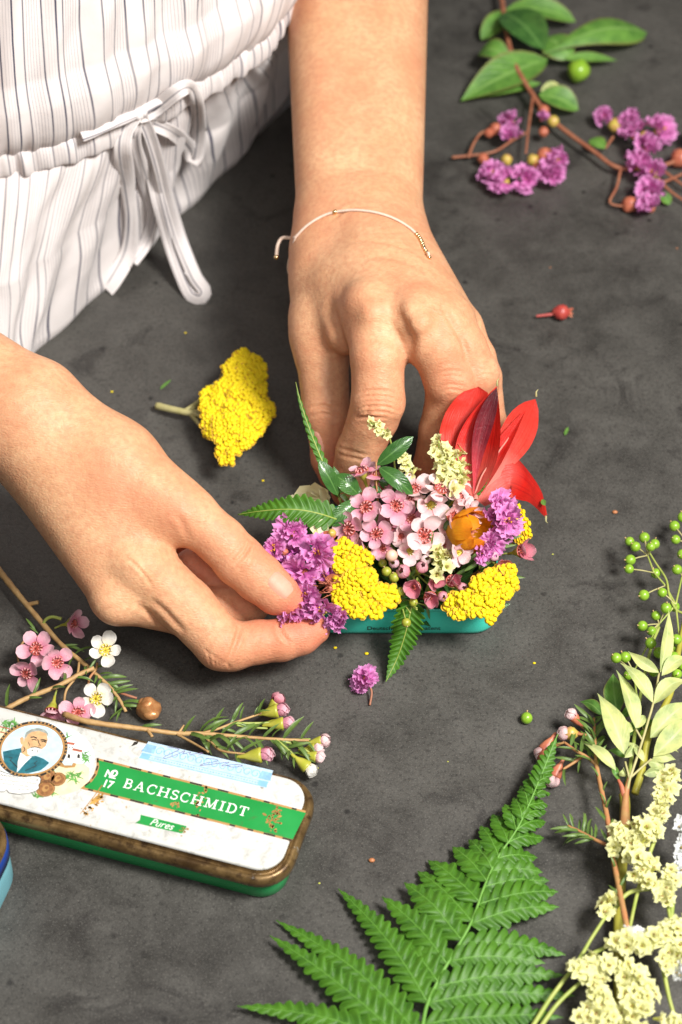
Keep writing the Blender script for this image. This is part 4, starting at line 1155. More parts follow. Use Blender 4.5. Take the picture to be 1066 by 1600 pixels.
def stem(root, pts, r0, r1=None, mat=None, name='stem', seg=7, n=None, knob=0.0, seed=1):
    c = spline(pts, n or max(6, 6 * len(pts)))
    r = np.linspace(r0, r1 or r0, len(c))
    if knob:
        g = np.random.default_rng(seed); r = r * (1 + knob * (g.random(len(r)) - .4))
    m = MB(); m.tube(c, r, seg)
    return m.build(name, [mat or M_WOOD], root)

# ---- waxflower
def wax_parts(pm, cm, tag_):
    pet = []
    for q in range(3):
        V, uv = blade((0.22, 0, 0.10), (0.74, 0, 0.18 + .03 * q), 0.54, prof='round', fold=0.22, lift=-0.05, curl=0.08, nu=10, nv=9, wave=0.014, seed=q)
        pet.append(mesh('petal', V.reshape(-1, 3), gridfaces(10, 9), pm, uv=uv.reshape(-1, 2)))
    m = MB()
    m.lathe([(0.02, -0.62), (0.05, -0.60), (0.07, -0.35), (0.15, -0.18), (0.25, 0.0), (0.285, 0.10)], 14, 0)
    m.lathe([(0.285, 0.10), (0.265, 0.12), (0.235, 0.09), (0.16, 0.02), (0.06, 0.02), (0.05, 0.10), (0.018, 0.12), (0.0, 0.20)], 14, 2)
    for k in range(10):
        a = 2 * math.pi * k / 10
        b = np.array([math.cos(a), math.sin(a), 0])
        m.tube([b * .23 + [0, 0, .10], b * .22 + [0, 0, .17], b * .15 + [0, 0, .19]], [.034, .03, .022], 5, 1)
        m.ball(b * .14 + [0, 0, .195], .022, 5, 4, 3)
    cen = m.data('flower_cup', [M_CUP, M_RIM if cm is M_REDC else M_WHITEP, cm, M_ANTH])
    return pet, cen
WAX = {'pink': wax_parts(M_PINK, M_REDC, 'p'), 'pale': wax_parts(M_PALEP, M_REDC, 'l'), 'white': wax_parts(M_WHITEP, M_YELC, 'w'), 'rose': wax_parts(M_ROSEP, M_REDC, 'r'), 'gold': wax_parts(M_PALEP, M_YELC, 'g')}

def waxflower(root, p, d, s=1.0, kind='pink', opn=0.0, seed=0, n=5):
    """open flower: cup and stamens, with each petal a piece of its own; opn > 0 closes it"""
    g = random.Random(seed); pet, cen = WAX[kind]
    f = place('waxflower', cen, root, p, d, (math.cos(seed), math.sin(seed), 0.1), s)
    for k in range(n):
        a = 2 * math.pi * (k + g.uniform(-.12, .12)) / n
        tilt = opn + g.uniform(-.22, .26)
        M = Matrix.Rotation(a, 4, 'Z') @ Matrix.Rotation(-tilt, 4, 'Y') @ Matrix.Scale(g.uniform(.84, 1.10), 4) @ Matrix.Rotation(g.uniform(-.3, .3), 4, 'X')
        put('petal', pet[k % 3], f, M)
    return f

def bud_data():
    out = {}
    for nm, pm in (('pink', M_PINK), ('white', M_WHITEP), ('rose', M_ROSEP), ('peach', M_PALEP), ('rust', M_PALEP)):
        m = MB(); m.lathe([(0.02, -0.62), (0.05, -0.58), (0.07, -0.4), (0.16, -0.2), (0.215, 0.0), (0.22, 0.05), (0.18, 0.08)], 12, 0)
        cup = m.data('bud_cup', [M_CALYX if nm == 'rust' else M_CUP])
        V, uv = blade((0.15, 0, 0.0), (0.03, 0, 0.44), 0.40, n=(1, 0, 0.2), prof='petal', fold=-0.35, lift=0.15, nu=8, nv=6)
        out[nm] = (cup, mesh('petal', V.reshape(-1, 3), gridfaces(8, 6), pm, uv=uv.reshape(-1, 2)))
    return out
BUD = bud_data()
def waxbud(root, p, d, s=1.0, kind='pink', seed=0, opn=0.0):
    cup, pet = BUD[kind]; g = random.Random(seed)
    f = place('waxflower_bud', cup, root, p, d, (1, .2, .1), s)
    for k in range(5):
        put('petal', pet, f, Matrix.Rotation(2 * math.pi * (k + g.uniform(-.1, .1)) / 5 + seed, 4, 'Z') @ Matrix.Rotation(opn + g.uniform(-.08, .1), 4, 'Y') @ Matrix.Scale(g.uniform(.9, 1.1), 4))
    return f

# ---- crepe myrtle: crinkled petals on thin claws
def crepe(seed, mat):
    g = random.Random(seed); nu, nv = 9, 19
    ph = [g.uniform(0, 6.3) for _ in range(6)]
    V = np.zeros((nu, nv, 3)); uv = np.zeros((nu, nv, 2))
    for i in range(nu):
        t = i / (nu - 1)
        for j in range(nv):
            v = -1 + 2 * j / (nv - 1)
            r = 0.10 + 0.62 * t + 0.05 * t * math.sin(v * 21 + ph[0])
            a = v * 0.98 * (0.30 + 0.70 * min(1, t * 1.6))
            ruf = t ** 1.5 * (0.11 * math.sin(v * 13 + ph[1]) + 0.07 * math.sin(v * 24 + ph[2] + t * 4)) + 0.06 * math.sin(t * 9 + ph[3] + v * 3) * t
            V[i, j] = (r * math.cos(a), r * math.sin(a) * 0.95, 0.10 + 0.24 * t * t + ruf)
            uv[i, j] = (t, (v + 1) / 2)
    return mesh('petal', V.reshape(-1, 3), gridfaces(nu, nv), mat, uv=uv.reshape(-1, 2))
CREPE = [crepe(k, M_PURP) for k in range(6)]; CREPED = [crepe(k + 9, M_PURP2) for k in range(3)]
def crepe_centre(mat, stam=True, seed=0):
    m = MB(); g = random.Random(seed)
    m.lathe([(0.02, -0.34), (0.06, -0.30), (0.17, -0.12), (0.19, 0.02), (0.14, 0.10), (0.0, 0.12)], 10, 0)
    for k in range(6):
        a = k * math.pi / 3; m.tube([(0.15 * math.cos(a), .15 * math.sin(a), 0), (0.22 * math.cos(a), .22 * math.sin(a), .14)], [.06, .01], 4, 0)
    if stam:
        for k in range(12):
            a = g.uniform(0, 6.3); q = np.array([math.cos(a), math.sin(a), 0]); r = g.uniform(.05, .22)
            m.tube([q * .03 + [0, 0, .1], q * r * .6 + [0, 0, .28], q * r + [0, 0, .34]], .012, 4, 1)
            m.ball(q * r + [0, 0, .35], .032, 5, 4, 2)
    return m.data('calyx', [mat, M_CALYX, M_STAM])
CRC = [crepe_centre(M_CALYX), crepe_centre(M_CALYXG, seed=2), crepe_centre(M_CALYX, False)]
def crepeflower(root, p, d, s=1.0, seed=0, n=7, c=None, dark=False):
    g = random.Random(seed)
    f = place('crepe_flower', CRC[seed % 3 if c is None else c], root, p, d, (math.cos(seed), math.sin(seed), .1), s)
    for k in range(n):
        a = 2 * math.pi * (k + g.uniform(-.3, .3)) / n
        M = Matrix.Rotation(a, 4, 'Z') @ Matrix.Translation((0, 0, g.uniform(0, .0016))) @ Matrix.Rotation(-g.uniform(-.25, 1.0), 4, 'Y') @ Matrix.Rotation(g.uniform(-.6, .6), 4, 'X') @ Matrix.Scale(g.uniform(.75, 1.1), 4)
        put('petal', (CREPED if dark and k % 2 else CREPE)[(seed + k) % (3 if dark and k % 2 else 6)], f, M)
    return f
def podbud(root, p, d, r, mat=None, name='flower_bud'):
    m = MB(); m.lathe([(0.0, -1.0), (0.35, -0.9), (0.85, -0.35), (1.0, 0.15), (0.8, 0.65), (0.35, 0.95), (0.08, 1.12), (0, 1.15)], 10, 0, lambda t, z: 0.06 * math.cos(6 * t))
    me = m.data(name, [mat or M_CALYX])
    return place(name, me, root, p, d, None, r)

# ---- yarrow
def inside(poly, x, y):
    c = False; j = len(poly) - 1
    for i in range(len(poly)):
        (xi, yi), (xj, yj) = poly[i], poly[j]
        if (yi > y) != (yj > y) and x < (xj - xi) * (y - yi) / (yj - yi) + xi: c = not c
        j = i
    return c
def yarrow(label, poly, zf, stem_pts, gap=0.14, seed=0, gaps=0.0, nrm=(0, -.35, 1)):
    """flat head of tiny golden florets over the outline `poly` (photo pixels), heights from zf(x,y)"""
    g = random.Random(seed); xs = [p[0] for p in poly]; ys = [p[1] for p in poly]
    cx, cy = sum(xs) / len(xs), sum(ys) / len(ys)
    b0 = np.asarray(stem_pts[0], float)
    root = thing('yarrow', label, 'flower', (b0[0], b0[1], max(0, b0[2] - .2)), 'yellow yarrow heads')
    pts = []; cells = {}; nrm = unit(nrm); clumps = []
    for _ in range(400):
        a, b = g.uniform(min(xs), max(xs)), g.uniform(min(ys), max(ys))
        if inside(poly, a, b) and all((a - q[0]) ** 2 + (b - q[1]) ** 2 > 14 ** 2 for q in clumps): clumps.append((a, b, g.uniform(13, 20)))
    for _ in range(26000):
        x, y = g.uniform(min(xs), max(xs)), g.uniform(min(ys), max(ys))
        if not inside(poly, x, y): continue
        p = P(x, y, zf(x, y)); q = max((1 - ((x - a) ** 2 + (y - b) ** 2) / rr ** 2, a, b) for a, b, rr in clumps)[0]; p = p + nrm * (.30 * max(q, -.6) - .12)
        if q < .16 and g.random() < .85: continue
        if gaps and math.sin(x * .21 + 1.3 * seed) * math.sin(y * .19 + .7) > 1 - gaps: continue
        ck = (int(p[0] // gap), int(p[1] // gap))
        if any(sum((p[i] - q[i]) ** 2 for i in range(3)) < gap * gap for i0 in (-1, 0, 1) for j0 in (-1, 0, 1) for q in cells.get((ck[0] + i0, ck[1] + j0), ())): continue
        cells.setdefault(ck, []).append(p); pts.append(p)
        if len(pts) > 620: break
    m = MB(); md = MB()
    for p in pts:
        r = gap * g.uniform(.66, .84); d = unit(nrm + 0.45 * np.array([g.uniform(-1, 1), g.uniform(-1, 1), 0]))
        M = np.array(frame((0, 0, 0), d, (g.uniform(-1, 1), g.uniform(-1, 1), .1)))[:3, :3]
        V = []; ph = g.uniform(0, 6)
        for (rr, z) in ((0.55, -0.5), (1.0, -.05), (0.95, .28), (0.5, .36)):
            for k in range(10):
                a = 2 * math.pi * k / 10; q = rr * r * (1 + .20 * math.cos(5 * a + ph))
                V.append((q * math.cos(a), q * math.sin(a), z * r))
        V.append((0, 0, .5 * r))
        V = np.array(V) @ M.T + p
        F = [(i * 10 + k, i * 10 + (k + 1) % 10, (i + 1) * 10 + (k + 1) % 10, (i + 1) * 10 + k) for i in range(3) for k in range(10)] + [(30 + k, 30 + (k + 1) % 10, 40) for k in range(10)]
        m.add(V, F)
        cd = [p - d * .10 + M @ (1.05 * gap * np.array([math.cos(k), math.sin(k), 0])) for k in np.arange(7) * .8976]; m.add(cd + [p - d * .04], [(k, (k + 1) % 7, 7) for k in range(7)], 1)  # darker discs paint shade into the gaps between florets
        if g.random() < .35:
            e = np.asarray(stem_pts[-1], float); mdp = p - nrm * .35
            md.tube([p - nrm * .06, mdp, mdp * .5 + e * .5, e], [.05, .04, .04, .05], 5)
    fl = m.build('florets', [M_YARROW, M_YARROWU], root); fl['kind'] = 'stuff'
    if md.v: md.build('stalks', [M_YARROWD], root)
    stem(root, stem_pts, .10 if stem_pts[0][2] > .36 or len(stem_pts) == 3 else .17, .10 if len(stem_pts) == 3 else .14, M_YSTEM)
    return root

# ---- statice: papery little stars
def stat_data(mat, seed):
    m = MB(); g = random.Random(seed)
    V = []; UVs = []; n = 20
    for i, (r, z) in enumerate(((0.04, -.30), (0.07, -.12), (0.11, 0.0), (0.20, .06), (0.27, .08))):
        for k in range(n):
            a = 2 * math.pi * k / n; q = r * (1 + (0.24 if i == 4 else 0.10 if i == 3 else 0) * math.cos(5 * a)); zz = z + (0.035 * math.sin(10 * a + seed) if i > 2 else 0)
            V.append((q * math.cos(a), q * math.sin(a), zz)); UVs.append((i / 4, k / n))
    F = [(i * n + k, i * n + (k + 1) % n, (i + 1) * n + (k + 1) % n, (i + 1) * n + k) for i in range(4) for k in range(n)]
    me = mesh('floret', V, F, [mat, M_STATC], uv=np.array(UVs))
    return me
STAT = [stat_data(M_STAT, k) for k in range(3)]; STATW = [stat_data(M_STATW, 7)]
def eye_data():
    m = MB(); m.ball((0, 0, .025), .055, 6, 4); return m.data('eye', [M_STATC])
EYE = eye_data()
def statice(root, a, b, n, w, seed=0, s=1.0, kind=STAT):
    """florets crowded along a spike from a to b"""
    g = random.Random(seed); a = np.asarray(a, float); b = np.asarray(b, float)
    for i in range(n):
        t = (i + g.random()) / n; o = np.array([g.gauss(0, w * .5), g.gauss(0, w * .5), abs(g.gauss(0, w * .4))])
        p = a * (1 - t) + b * t + o
        d = unit(o + np.array([0, -.35, .75]) * w + np.array([g.uniform(-1, 1), g.uniform(-1, 1), g.uniform(-.2, .6)]) * w * .8)
        f = place('floret', kind[i % len(kind)], root, p, d, (g.uniform(-1, 1), g.uniform(-1, 1), .1), s * g.uniform(.8, 1.15))
        put('eye', EYE, f, Matrix.Scale(1.0, 4))

# ---- fern
def lobed(c, w, n, lobes, depth=0.34, seed=0, flat=1.0, taper=2.0, m=8, nv=11, serr=1.0):
    """a fern pinna: one blade with forward-leaning lobes, along the centre line c"""
    g = random.Random(seed); nu = lobes * m + 1
    c = spline(c, nu); T_ = np.gradient(c, axis=0); T_ /= np.linalg.norm(T_, axis=1)[:, None]
    n = np.asarray(n, float); nn = n - T_ * (T_ @ n)[:, None]; nn /= np.linalg.norm(nn, axis=1)[:, None]; s = np.cross(nn, T_)
    L = np.linalg.norm(np.diff(c, axis=0), axis=1).sum(); t = np.linspace(0, 1, nu); ph = (t * lobes) % 1.0
    env = w / 2 * np.minimum(1, .70 + 1.4 * t) * np.maximum(.04, 1 - t ** taper)
    v = np.linspace(-1, 1, nv); V = np.zeros((nu, nv, 3)); U = np.zeros((nu, nv, 2))
    jl = {sd: [g.uniform(.90, 1.08) for _ in range(lobes + 1)] for sd in (-1, 1)}; jz = {sd: [g.uniform(-.10, .12) for _ in range(lobes + 1)] for sd in (-1, 1)}
    for j, vj in enumerate(v):
        sd = -1 if vj < 0 else 1; a = abs(vj)
        p2 = (ph + (0.0 if sd > 0 else .45)) % 1.0; k = np.clip((t * lobes + (0 if sd > 0 else .45)).astype(int), 0, lobes)
        sc = np.sin(np.pi * np.clip(p2, 0, 1) ** 1.25) ** 0.5
        tooth = 1 - .035 * serr * (np.sin(p2 * 22) * .5 + .5)
        e = env * (1 - depth * (1 - sc)) * np.array(jl[sd])[k] * tooth
        lean = a ** 1.3 * env * .55
        z = (.15 * env * np.sin(np.pi * p2) * a * (1.25 - a) * 2.0 - .06 * env * (1 - sc) * a + np.array(jz[sd])[k] * env * a * a * sc) - .14 * env * a * a
        V[:, j] = c + s * (sd * a * e * flat)[:, None] + T_ * lean[:, None] + nn * (z + .012 * (a < .05))[:, None]
        # UV: across the lobe, so that each lobe carries its own little rib
        U[:, j, 0] = a; U[:, j, 1] = np.clip(p2, 0, 1) * .9 + .05
        if a < .01: U[:, j, 1] = .5
    return V, U
def pinna(root, c, w, mat=None, name='pinna', n=(0, 0, 1), **k):
    V, U = lobed(c, w, n, **k); nu, nv = V.shape[:2]
    o = part(name, V.reshape(-1, 3), gridfaces(nu, nv), mat or M_FERN, root, uv=U.reshape(-1, 2))
    return o
# ------------------------------------------------------------------ flowers packed in the teal tin
def zt(y): return 5.3 - (y - 740) / 220 * 2.9
def T(x, y, dz=0.0): return P(x, y, zt(y) + dz)
CEN = np.array([2.5, -3.9, 0.5])
def face(p, out=0.4):
    return unit(unit(CAM - p) * .75 + np.array([0, 0, .35]) + out * unit((p - CEN) * [1, 1, 0]))
def root_at(name, label, cat, p, group=None): return thing(name, label, cat, (p[0], p[1], 0.15), group)
def into(p, g): return CEN + np.array([(p[0] - CEN[0]) * .55, (p[1] - CEN[1]) * .45, 0.0]) + np.array([g.uniform(-.3, .3), g.uniform(-.3, .3), 0])
G_ = random.Random(77)

def wax_sprig(label, flowers, buds=(), seed=0, needle=10):
    g = random.Random(seed); pts = [T(*f[:2]) for f in flowers] + [T(*b[:2]) for b in buds]
    c = np.mean(pts, axis=0); b = into(c, g); root = root_at('waxflower_sprig', label, 'flower', b, 'waxflower sprigs packed in the teal tin')
    fork = c * .55 + b * .45; fork[2] = max(1.2, c[2] - 1.6)
    stem(root, [b + [0, 0, .0], (b + fork) / 2, fork], .07, .06, M_OTWIG)
    for i, (x, y, dz, s, kind, opn, tx, ty) in enumerate(flowers):
        p = T(x, y, dz); d = unit(face(p) + np.array([tx, 0, 0]) + UP * ty)
        waxflower(root, p, d, s * 1.04, kind, opn, seed * 10 + i)
        stem(root, [fork, p - d * 1.0 * s, p - d * .55 * s], .035, .04, M_GSTEM, 'flower_stalk', 5)
    for i, (x, y, dz, s, kind, tx, ty) in enumerate(buds):
        p = T(x, y, dz); d = unit(face(p) + np.array([tx, 0, 0]) + UP * ty)
        waxbud(root, p, d, s, kind, seed * 10 + i, 0.12)
        stem(root, [fork, p - d * 1.0 * s, p - d * .55 * s], .035, .04, M_GSTEM, 'flower_stalk', 5)
    for i in range(needle):
        p = fork + np.array([g.gauss(0, .7), g.gauss(0, .6), g.uniform(0, .9)]); d = unit(p - b + np.array([g.uniform(-1, 1), g.uniform(-1, 1), .2]))
        place('leaf', NEEDLES[i % 3], root, p, unit(CAM - p), d, g.uniform(.8, 1.5))
    return root
wax_sprig('four open pink waxflowers with dark red centres in the middle of the tin',
          [(574, 794, .3, 1.0, 'pink', -.05, -.1, .1), (620, 790, .35, 1.02, 'pink', -.05, .1, .1), (590, 834, .2, 1.0, 'pink', 0, .0, -.1), (548, 826, .2, 1.0, 'pink', -.05, -.35, -.1), (607, 822, -.5, .9, 'pink', .1, .3, .2)], seed=1)
wax_sprig('pale pink waxflowers crowded below the pale yellow statice in the tin',
          [(671, 786, .3, 1.05, 'gold', .35, .0, -.45), (648, 766, .25, .95, 'pale', .1, -.5, .5), (688, 766, .5, .95, 'pale', -.1, .1, .7), (704, 804, .3, .95, 'pale', .2, .5, -.3), (716, 778, .3, .9, 'pale', .0, .4, .5), (732, 800, .2, .85, 'pale', .2, .6, .1)], seed=2)
wax_sprig('pink waxflowers left of the orange flower in the tin',
          [(663, 836, .35, 1.12, 'pale', .05, .0, -.1), (641, 860, .2, .85, 'gold', .45, -.1, .0), (716, 862, .3, .85, 'gold', .45, .1, -.1), (690, 850, -.4, .8, 'pale', .2, 0, 0)], seed=3)
wax_sprig('deep pink half-closed waxflower buds above the front rim of the tin',
          [(672, 932, .3, .9, 'rose', .75, .0, -.4), (648, 916, .3, .9, 'rose', .7, -.2, -.3), (679, 908, .1, .8, 'rose', .7, .1, 0), (705, 908, .2, .85, 'rose', .8, .2, .1)],
          [(633, 894, .3, 1.0, 'rose', -.3, .2), (657, 889, .1, .95, 'rose', .2, .5), (737, 915, .1, .7, 'white', .2, .2)], seed=4)
wax_sprig('pale pink waxflowers turned to the back beside the fingers',
          [(566, 738, .5, 1.0, 'pink', -.1, -.2, 1.4), (588, 742, .3, .9, 'pink', -.1, .3, 1.4)], seed=5, needle=3)
wax_sprig('pink waxflower buds and needle leaves at the right end of the tin',
          [(812, 862, .3, .95, 'rose', .65, .7, .1), (783, 884, .2, .8, 'rose', .65, .2, -.2)], [(758, 846, .3, .7, 'rose', .1, .1), (770, 870, .3, .7, 'pink', .1, .1)], seed=6, needle=4)
r_ = bpy.data.objects[[o.name for o in bpy.data.objects if o.name.startswith('waxflower_sprig')][-1]]
for (x0, y0, x1, y1) in ((776, 838, 806, 822), (772, 846, 812, 838), (770, 856, 800, 852), (778, 838, 790, 806), (784, 838, 812, 812), (746, 878, 766, 862), (752, 888, 778, 866), (730, 880, 748, 862), (726, 892, 752, 876), (716, 878, 740, 870)):
    a, b = T(x0, y0, .2), T(x1, y1, .7); place('leaf', NEEDLES[0], r_, a, unit(CAM - a), b - a, np.linalg.norm(b - a))

wax_sprig('small pink waxflowers and buds filling the gaps between the larger blooms in the tin',
          [(600, 856, -.1, .8, 'pink', .4, -.1, -.2), (626, 838, -.2, .8, 'pale', .2, .2, .1), (644, 812, -.1, .85, 'pink', .1, -.2, .3), (694, 826, -.1, .8, 'pale', .3, .2, .2), (566, 858, -.2, .75, 'pink', .4, -.3, -.1), (598, 768, .1, .9, 'pink', .1, -.1, .6), (640, 778, .1, .85, 'pale', .2, .2, .4)],
          [(618, 880, .0, .8, 'pink', -.2, .1), (664, 874, .1, .8, 'peach', .2, .1), (700, 886, .1, .8, 'peach', .2, .1), (690, 930, .2, .8, 'rose', .2, -.2), (720, 918, .2, .75, 'rose', .3, 0)], seed=7, needle=6)

# yellow yarrow in the tin
slope = lambda y0, z0, k: (lambda x, y: z0 - (y - y0) * k)
yarrow('smaller yellow yarrow head beside the violet flowers in the tin', [(519, 868), (525, 848), (540, 841), (552, 850), (566, 858), (580, 868), (582, 878), (566, 884), (556, 892), (546, 898), (534, 896), (522, 884)],
       lambda x, y: 3.75 - (y - 868) * .014, [(0.9, -4.4, .4), (0.8, -4.8, 1.8), (0.5, -5.2, 2.6)], .14, 1, .04, (-.1, -.6, .8))
yarrow('larger yellow yarrow head hanging over the front left rim of the tin', [(518, 925), (524, 905), (548, 893), (570, 889), (584, 892), (592, 912), (616, 916), (624, 932), (614, 946), (602, 952), (592, 966), (574, 960), (556, 966), (538, 955), (524, 944)],
       lambda x, y: 3.15 - (y - 925) * .016 + .3 * math.cos((x - 565) * .03), [(1.3, -4.6, .4), (1.1, -5.6, 1.6), (0.9, -6.0, 2.2)], .14, 2, .04, (0, -.75, .7))
yarrow('broad yellow yarrow head at the front right corner of the tin', [(695, 950), (696, 934), (712, 926), (730, 924), (736, 906), (756, 896), (770, 888), (790, 884), (803, 884), (806, 900), (808, 918), (796, 930), (786, 942), (780, 956), (766, 975), (752, 962), (730, 964), (708, 968)],
       lambda x, y: 3.0 - (y - 930) * .016 + .25 * math.cos((x - 750) * .03), [(4.4, -4.6, .4), (4.9, -5.6, 1.6), (5.2, -6.0, 2.1)], .14, 3, .04, (.15, -.75, .7))
yarrow('narrow yellow yarrow head peeping out behind the violet flowers at the right end', [(798, 800), (806, 790), (815, 800), (822, 820), (826, 838), (824, 848), (812, 846), (808, 830), (800, 816)],
       lambda x, y: 3.9 - (y - 820) * .012, [(5.0, -3.6, .4), (5.6, -3.4, 2), (5.9, -3.2, 2.9)], .14, 4, 0, (.7, -.2, .7))
yarrow('tiny yellow yarrow tuft between the red petals and the violet flowers', [(768, 776), (775, 768), (784, 772), (786, 782), (774, 784)], lambda x, y: 4.5, [(4.2, -3.4, .4), (4.6, -2.8, 2.4), (4.8, -2.5, 3.6)], .14, 5, 0, (.2, -.2, .9))

# violet crepe myrtle in the tin
def crepe_cluster(label, fl, base, seed=0, extra=()):
    root = root_at('crepe_myrtle_sprig', label, 'flower', base, 'crepe myrtle clusters in the teal tin'); g = random.Random(seed)
    c = np.mean([T(f[0], f[1], f[2]) for f in fl], axis=0); fork = c - [0, 0, 1.0]; fork[2] = max(fork[2], .8)
    stem(root, [base, (np.asarray(base) + fork) / 2 + [0, 0, .3], fork], .08, .07, M_RTWIG)
    for i, (x, y, dz, s, dark) in enumerate(fl):
        p = T(x, y, dz); d = unit(face(p, .8) + np.array([g.uniform(-.5, .5), g.uniform(-.4, .2), g.uniform(-.2, .4)]))
        crepeflower(root, p, d, s, seed + i, 8, None, dark)
        stem(root, [fork, (fork + p) / 2, p - d * .3 * s], .04, .035, M_RTWIG, 'flower_stalk', 5)
    for (x, y, dz, r) in extra:
        p = T(x, y, dz); podbud(root, p, face(p), r)
    return root
r_ = crepe_cluster('large violet crepe myrtle cluster pinched between thumb and forefinger', [
    (459, 832, .3, .95, 0), (428, 856, .2, .75, 0), (496, 866, .4, 1.05, 0), (474, 896, .35, 1.1, 0), (462, 868, -.1, .9, 1), (448, 880, -.1, .7, 1), (458, 956, .45, 1.02, 0), (480, 934, .5, .92, 0), (506, 952, .55, 1.05, 0), (532, 968, .4, .85, 0), (512, 886, -.2, .8, 1)], np.array([.6, -4.4, .5]), 20,
    ((445, 862, .35, .16), (500, 842, .3, .2), (516, 918, .4, .2), (470, 915, .2, .15)))
g = random.Random(5); m = MB()
for k in range(26):
    p = T(508 + g.gauss(0, 7), 915 + g.gauss(0, 9), .55); m.tube([p, p + np.array([g.uniform(-.2, .2), g.uniform(-.2, .1), g.uniform(.05, .25)]), p + np.array([g.uniform(-.4, .4), g.uniform(-.35, .2), g.uniform(.0, .3)])], .016, 4)
m.build('dry_stamens', [M_CALYX], r_)
for (x, y) in ((498, 838), (508, 905), (516, 920)):
    p = T(x, y, .3); leaf(r_, p, p + np.array([.7, -.1, .15]), .4, M_CALYX, 'bract', fold=.5, prof='oval', n=unit(CAM - p))
crepe_cluster('violet crepe myrtle cluster at the right end of the tin beside the orange flower', [
    (778, 792, .4, .85, 0), (768, 808, .2, .6, 0), (790, 815, .4, .95, 0), (780, 834, .2, .7, 0), (766, 850, .3, .75, 0), (750, 862, .3, .7, 0)], np.array([4.6, -3.8, .5]), 40)

# statice in the tin
def statice_sprig(label, spikes, base, seed, s=1.0):
    root = root_at('statice_sprig', label, 'flower', base, 'pale yellow statice in the teal tin')
    for i, (x0, y0, dz0, x1, y1, dz1, n, w) in enumerate(spikes):
        a, b = T(x0, y0, dz0), T(x1, y1, dz1); statice(root, a, b, n, w, seed + i, s)
        stem(root, [base, (np.asarray(base) + b) / 2 + [0, 0, .4], b, a], .05, .03, M_GSTEM)
    return root
statice_sprig('pale yellow statice sprig rising before the forefinger at the back of the tin', [(578, 660, .6, 608, 682, .4, 9, .16), (622, 700, .4, 645, 742, .2, 13, .2)], np.array([2.6, -2.6, .5]), 50, .82)
statice_sprig('thick pale yellow statice sprig beside the red petals', [(684, 684, .5, 686, 700, .5, 3, .1), (690, 704, .5, 700, 756, .3, 24, .36), (714, 708, .4, 722, 758, .3, 14, .26)], np.array([3.6, -2.6, .5]), 60, .92)
statice_sprig('pale yellow statice tuft in the middle of the tin above the rose buds', [(684, 866, .4, 690, 896, .4, 11, .26)], np.array([3.4, -4.2, .5]), 70, 1.0)

# red alstroemeria
r_ = root_at('alstroemeria', 'large scarlet alstroemeria with a maroon-streaked petal at the back right', 'flower', np.array([4.4, -2.9, .5]))
b0 = T(736, 780, .1)
stem(r_, [np.array([4.4, -2.9, .5]), (np.array([4.4, -2.9, .5]) + b0) / 2, b0], .12, .14, M_GSTEM)
vn = unit(CAM - b0)
leaf(r_, b0, P(744, 607, 7.2), 1.75, M_REDL, 'petal', n=unit(vn + [.25, 0, 0]), lift=-.3, fold=.34, prof='petal', curl=.25, wave=.13, nu=20, nv=13, side=.55)
leaf(r_, b0 + [.05, 0, .12], P(777, 604, 7.9), 1.75, M_RED, 'petal', n=unit(vn + [-.3, 0, 0]), lift=-.2, fold=.6, prof='lance', curl=.1, nu=16, nv=9, side=.15)
leaf(r_, b0 + [.1, -.05, .2], P(776, 606, 8.05), 0.70, M_MAROON, 'petal', n=unit(vn + [.1, 0, 0]), lift=-.05, fold=.5, prof='obov', nu=16, nv=7, side=.22)
leaf(r_, b0 + [.15, 0, .05], P(838, 622, 6.2), 1.4, M_REDL, 'petal', n=unit(vn + [.2, 0, .1]), lift=.25, fold=-.25, prof='obov', curl=-.1, wave=.05, nu=16, nv=11, side=-.12)
leaf(r_, b0 + [.2, .0, .0], P(822, 640, 6.4), 0.7, M_RED, 'petal', n=unit(vn + [-.5, 0, 0]), lift=.15, fold=.5, prof='lance', nu=14, nv=7)
# the drooping petal: out along, then bent down at its end
a = T(750, 785, .0); c_ = spline([a, P(775, 745, 5.2), P(800, 735, 5.3), P(826, 752, 4.6), P(846, 778, 3.4), P(853, 806, 2.3)], 20)
Tn = np.gradient(c_, axis=0); wv = np.array([.5, .9, 1.25, 1.6, 1.8, 1.95, 2.0, 2.0, 1.9, 1.75, 1.6, 1.45, 1.25, 1.1, .95, .8, .65, .5, .35, .12])
V = []; U = []
for i in range(20):
    tn = unit(Tn[i]); nn = unit(np.array([.25, -.35, 1.0]) - tn * (np.array([.25, -.35, 1.0]) @ tn)); ss = np.cross(nn, tn)
    for j in range(9):
        v_ = -1 + j / 4; V.append(c_[i] + ss * v_ * wv[i] / 2 - nn * .22 * v_ * v_ * wv[i] + nn * .05 * math.sin(i * .9 + 3 * v_)); U.append((i / 19, (v_ + 1) / 2))
part('petal', np.array(V), gridfaces(20, 9), M_RED, r_, uv=np.array(U))
for q, (x, y, z) in enumerate(((838, 620, 6.25), (853, 806, 2.25), (777, 603, 8.0))):
    p = P(x, y, z); m = MB(); m.tube([p, p + UP * (.2 if q != 1 else -.22), p + UP * (.3 if q != 1 else -.3) + RT * .08], [.05, .03, .01], 5); m.build('petal_tip', [M_YSTEM], r_)
p = P(847, 780, 3.5); leaf(r_, p, P(852, 790, 3.2), .22, M_MLEAF, 'petal_tip', n=vn)
for k in range(4):
    e = P(768 + 9 * k, 720 - 12 * k, 6.0); m = MB(); m.tube(spline([b0 + [.1, 0, .1], (b0 + e) / 2 + [0, 0, .2], e], 10), [.045, .03], 5); m.build('stamen', [M_REDL], r_)
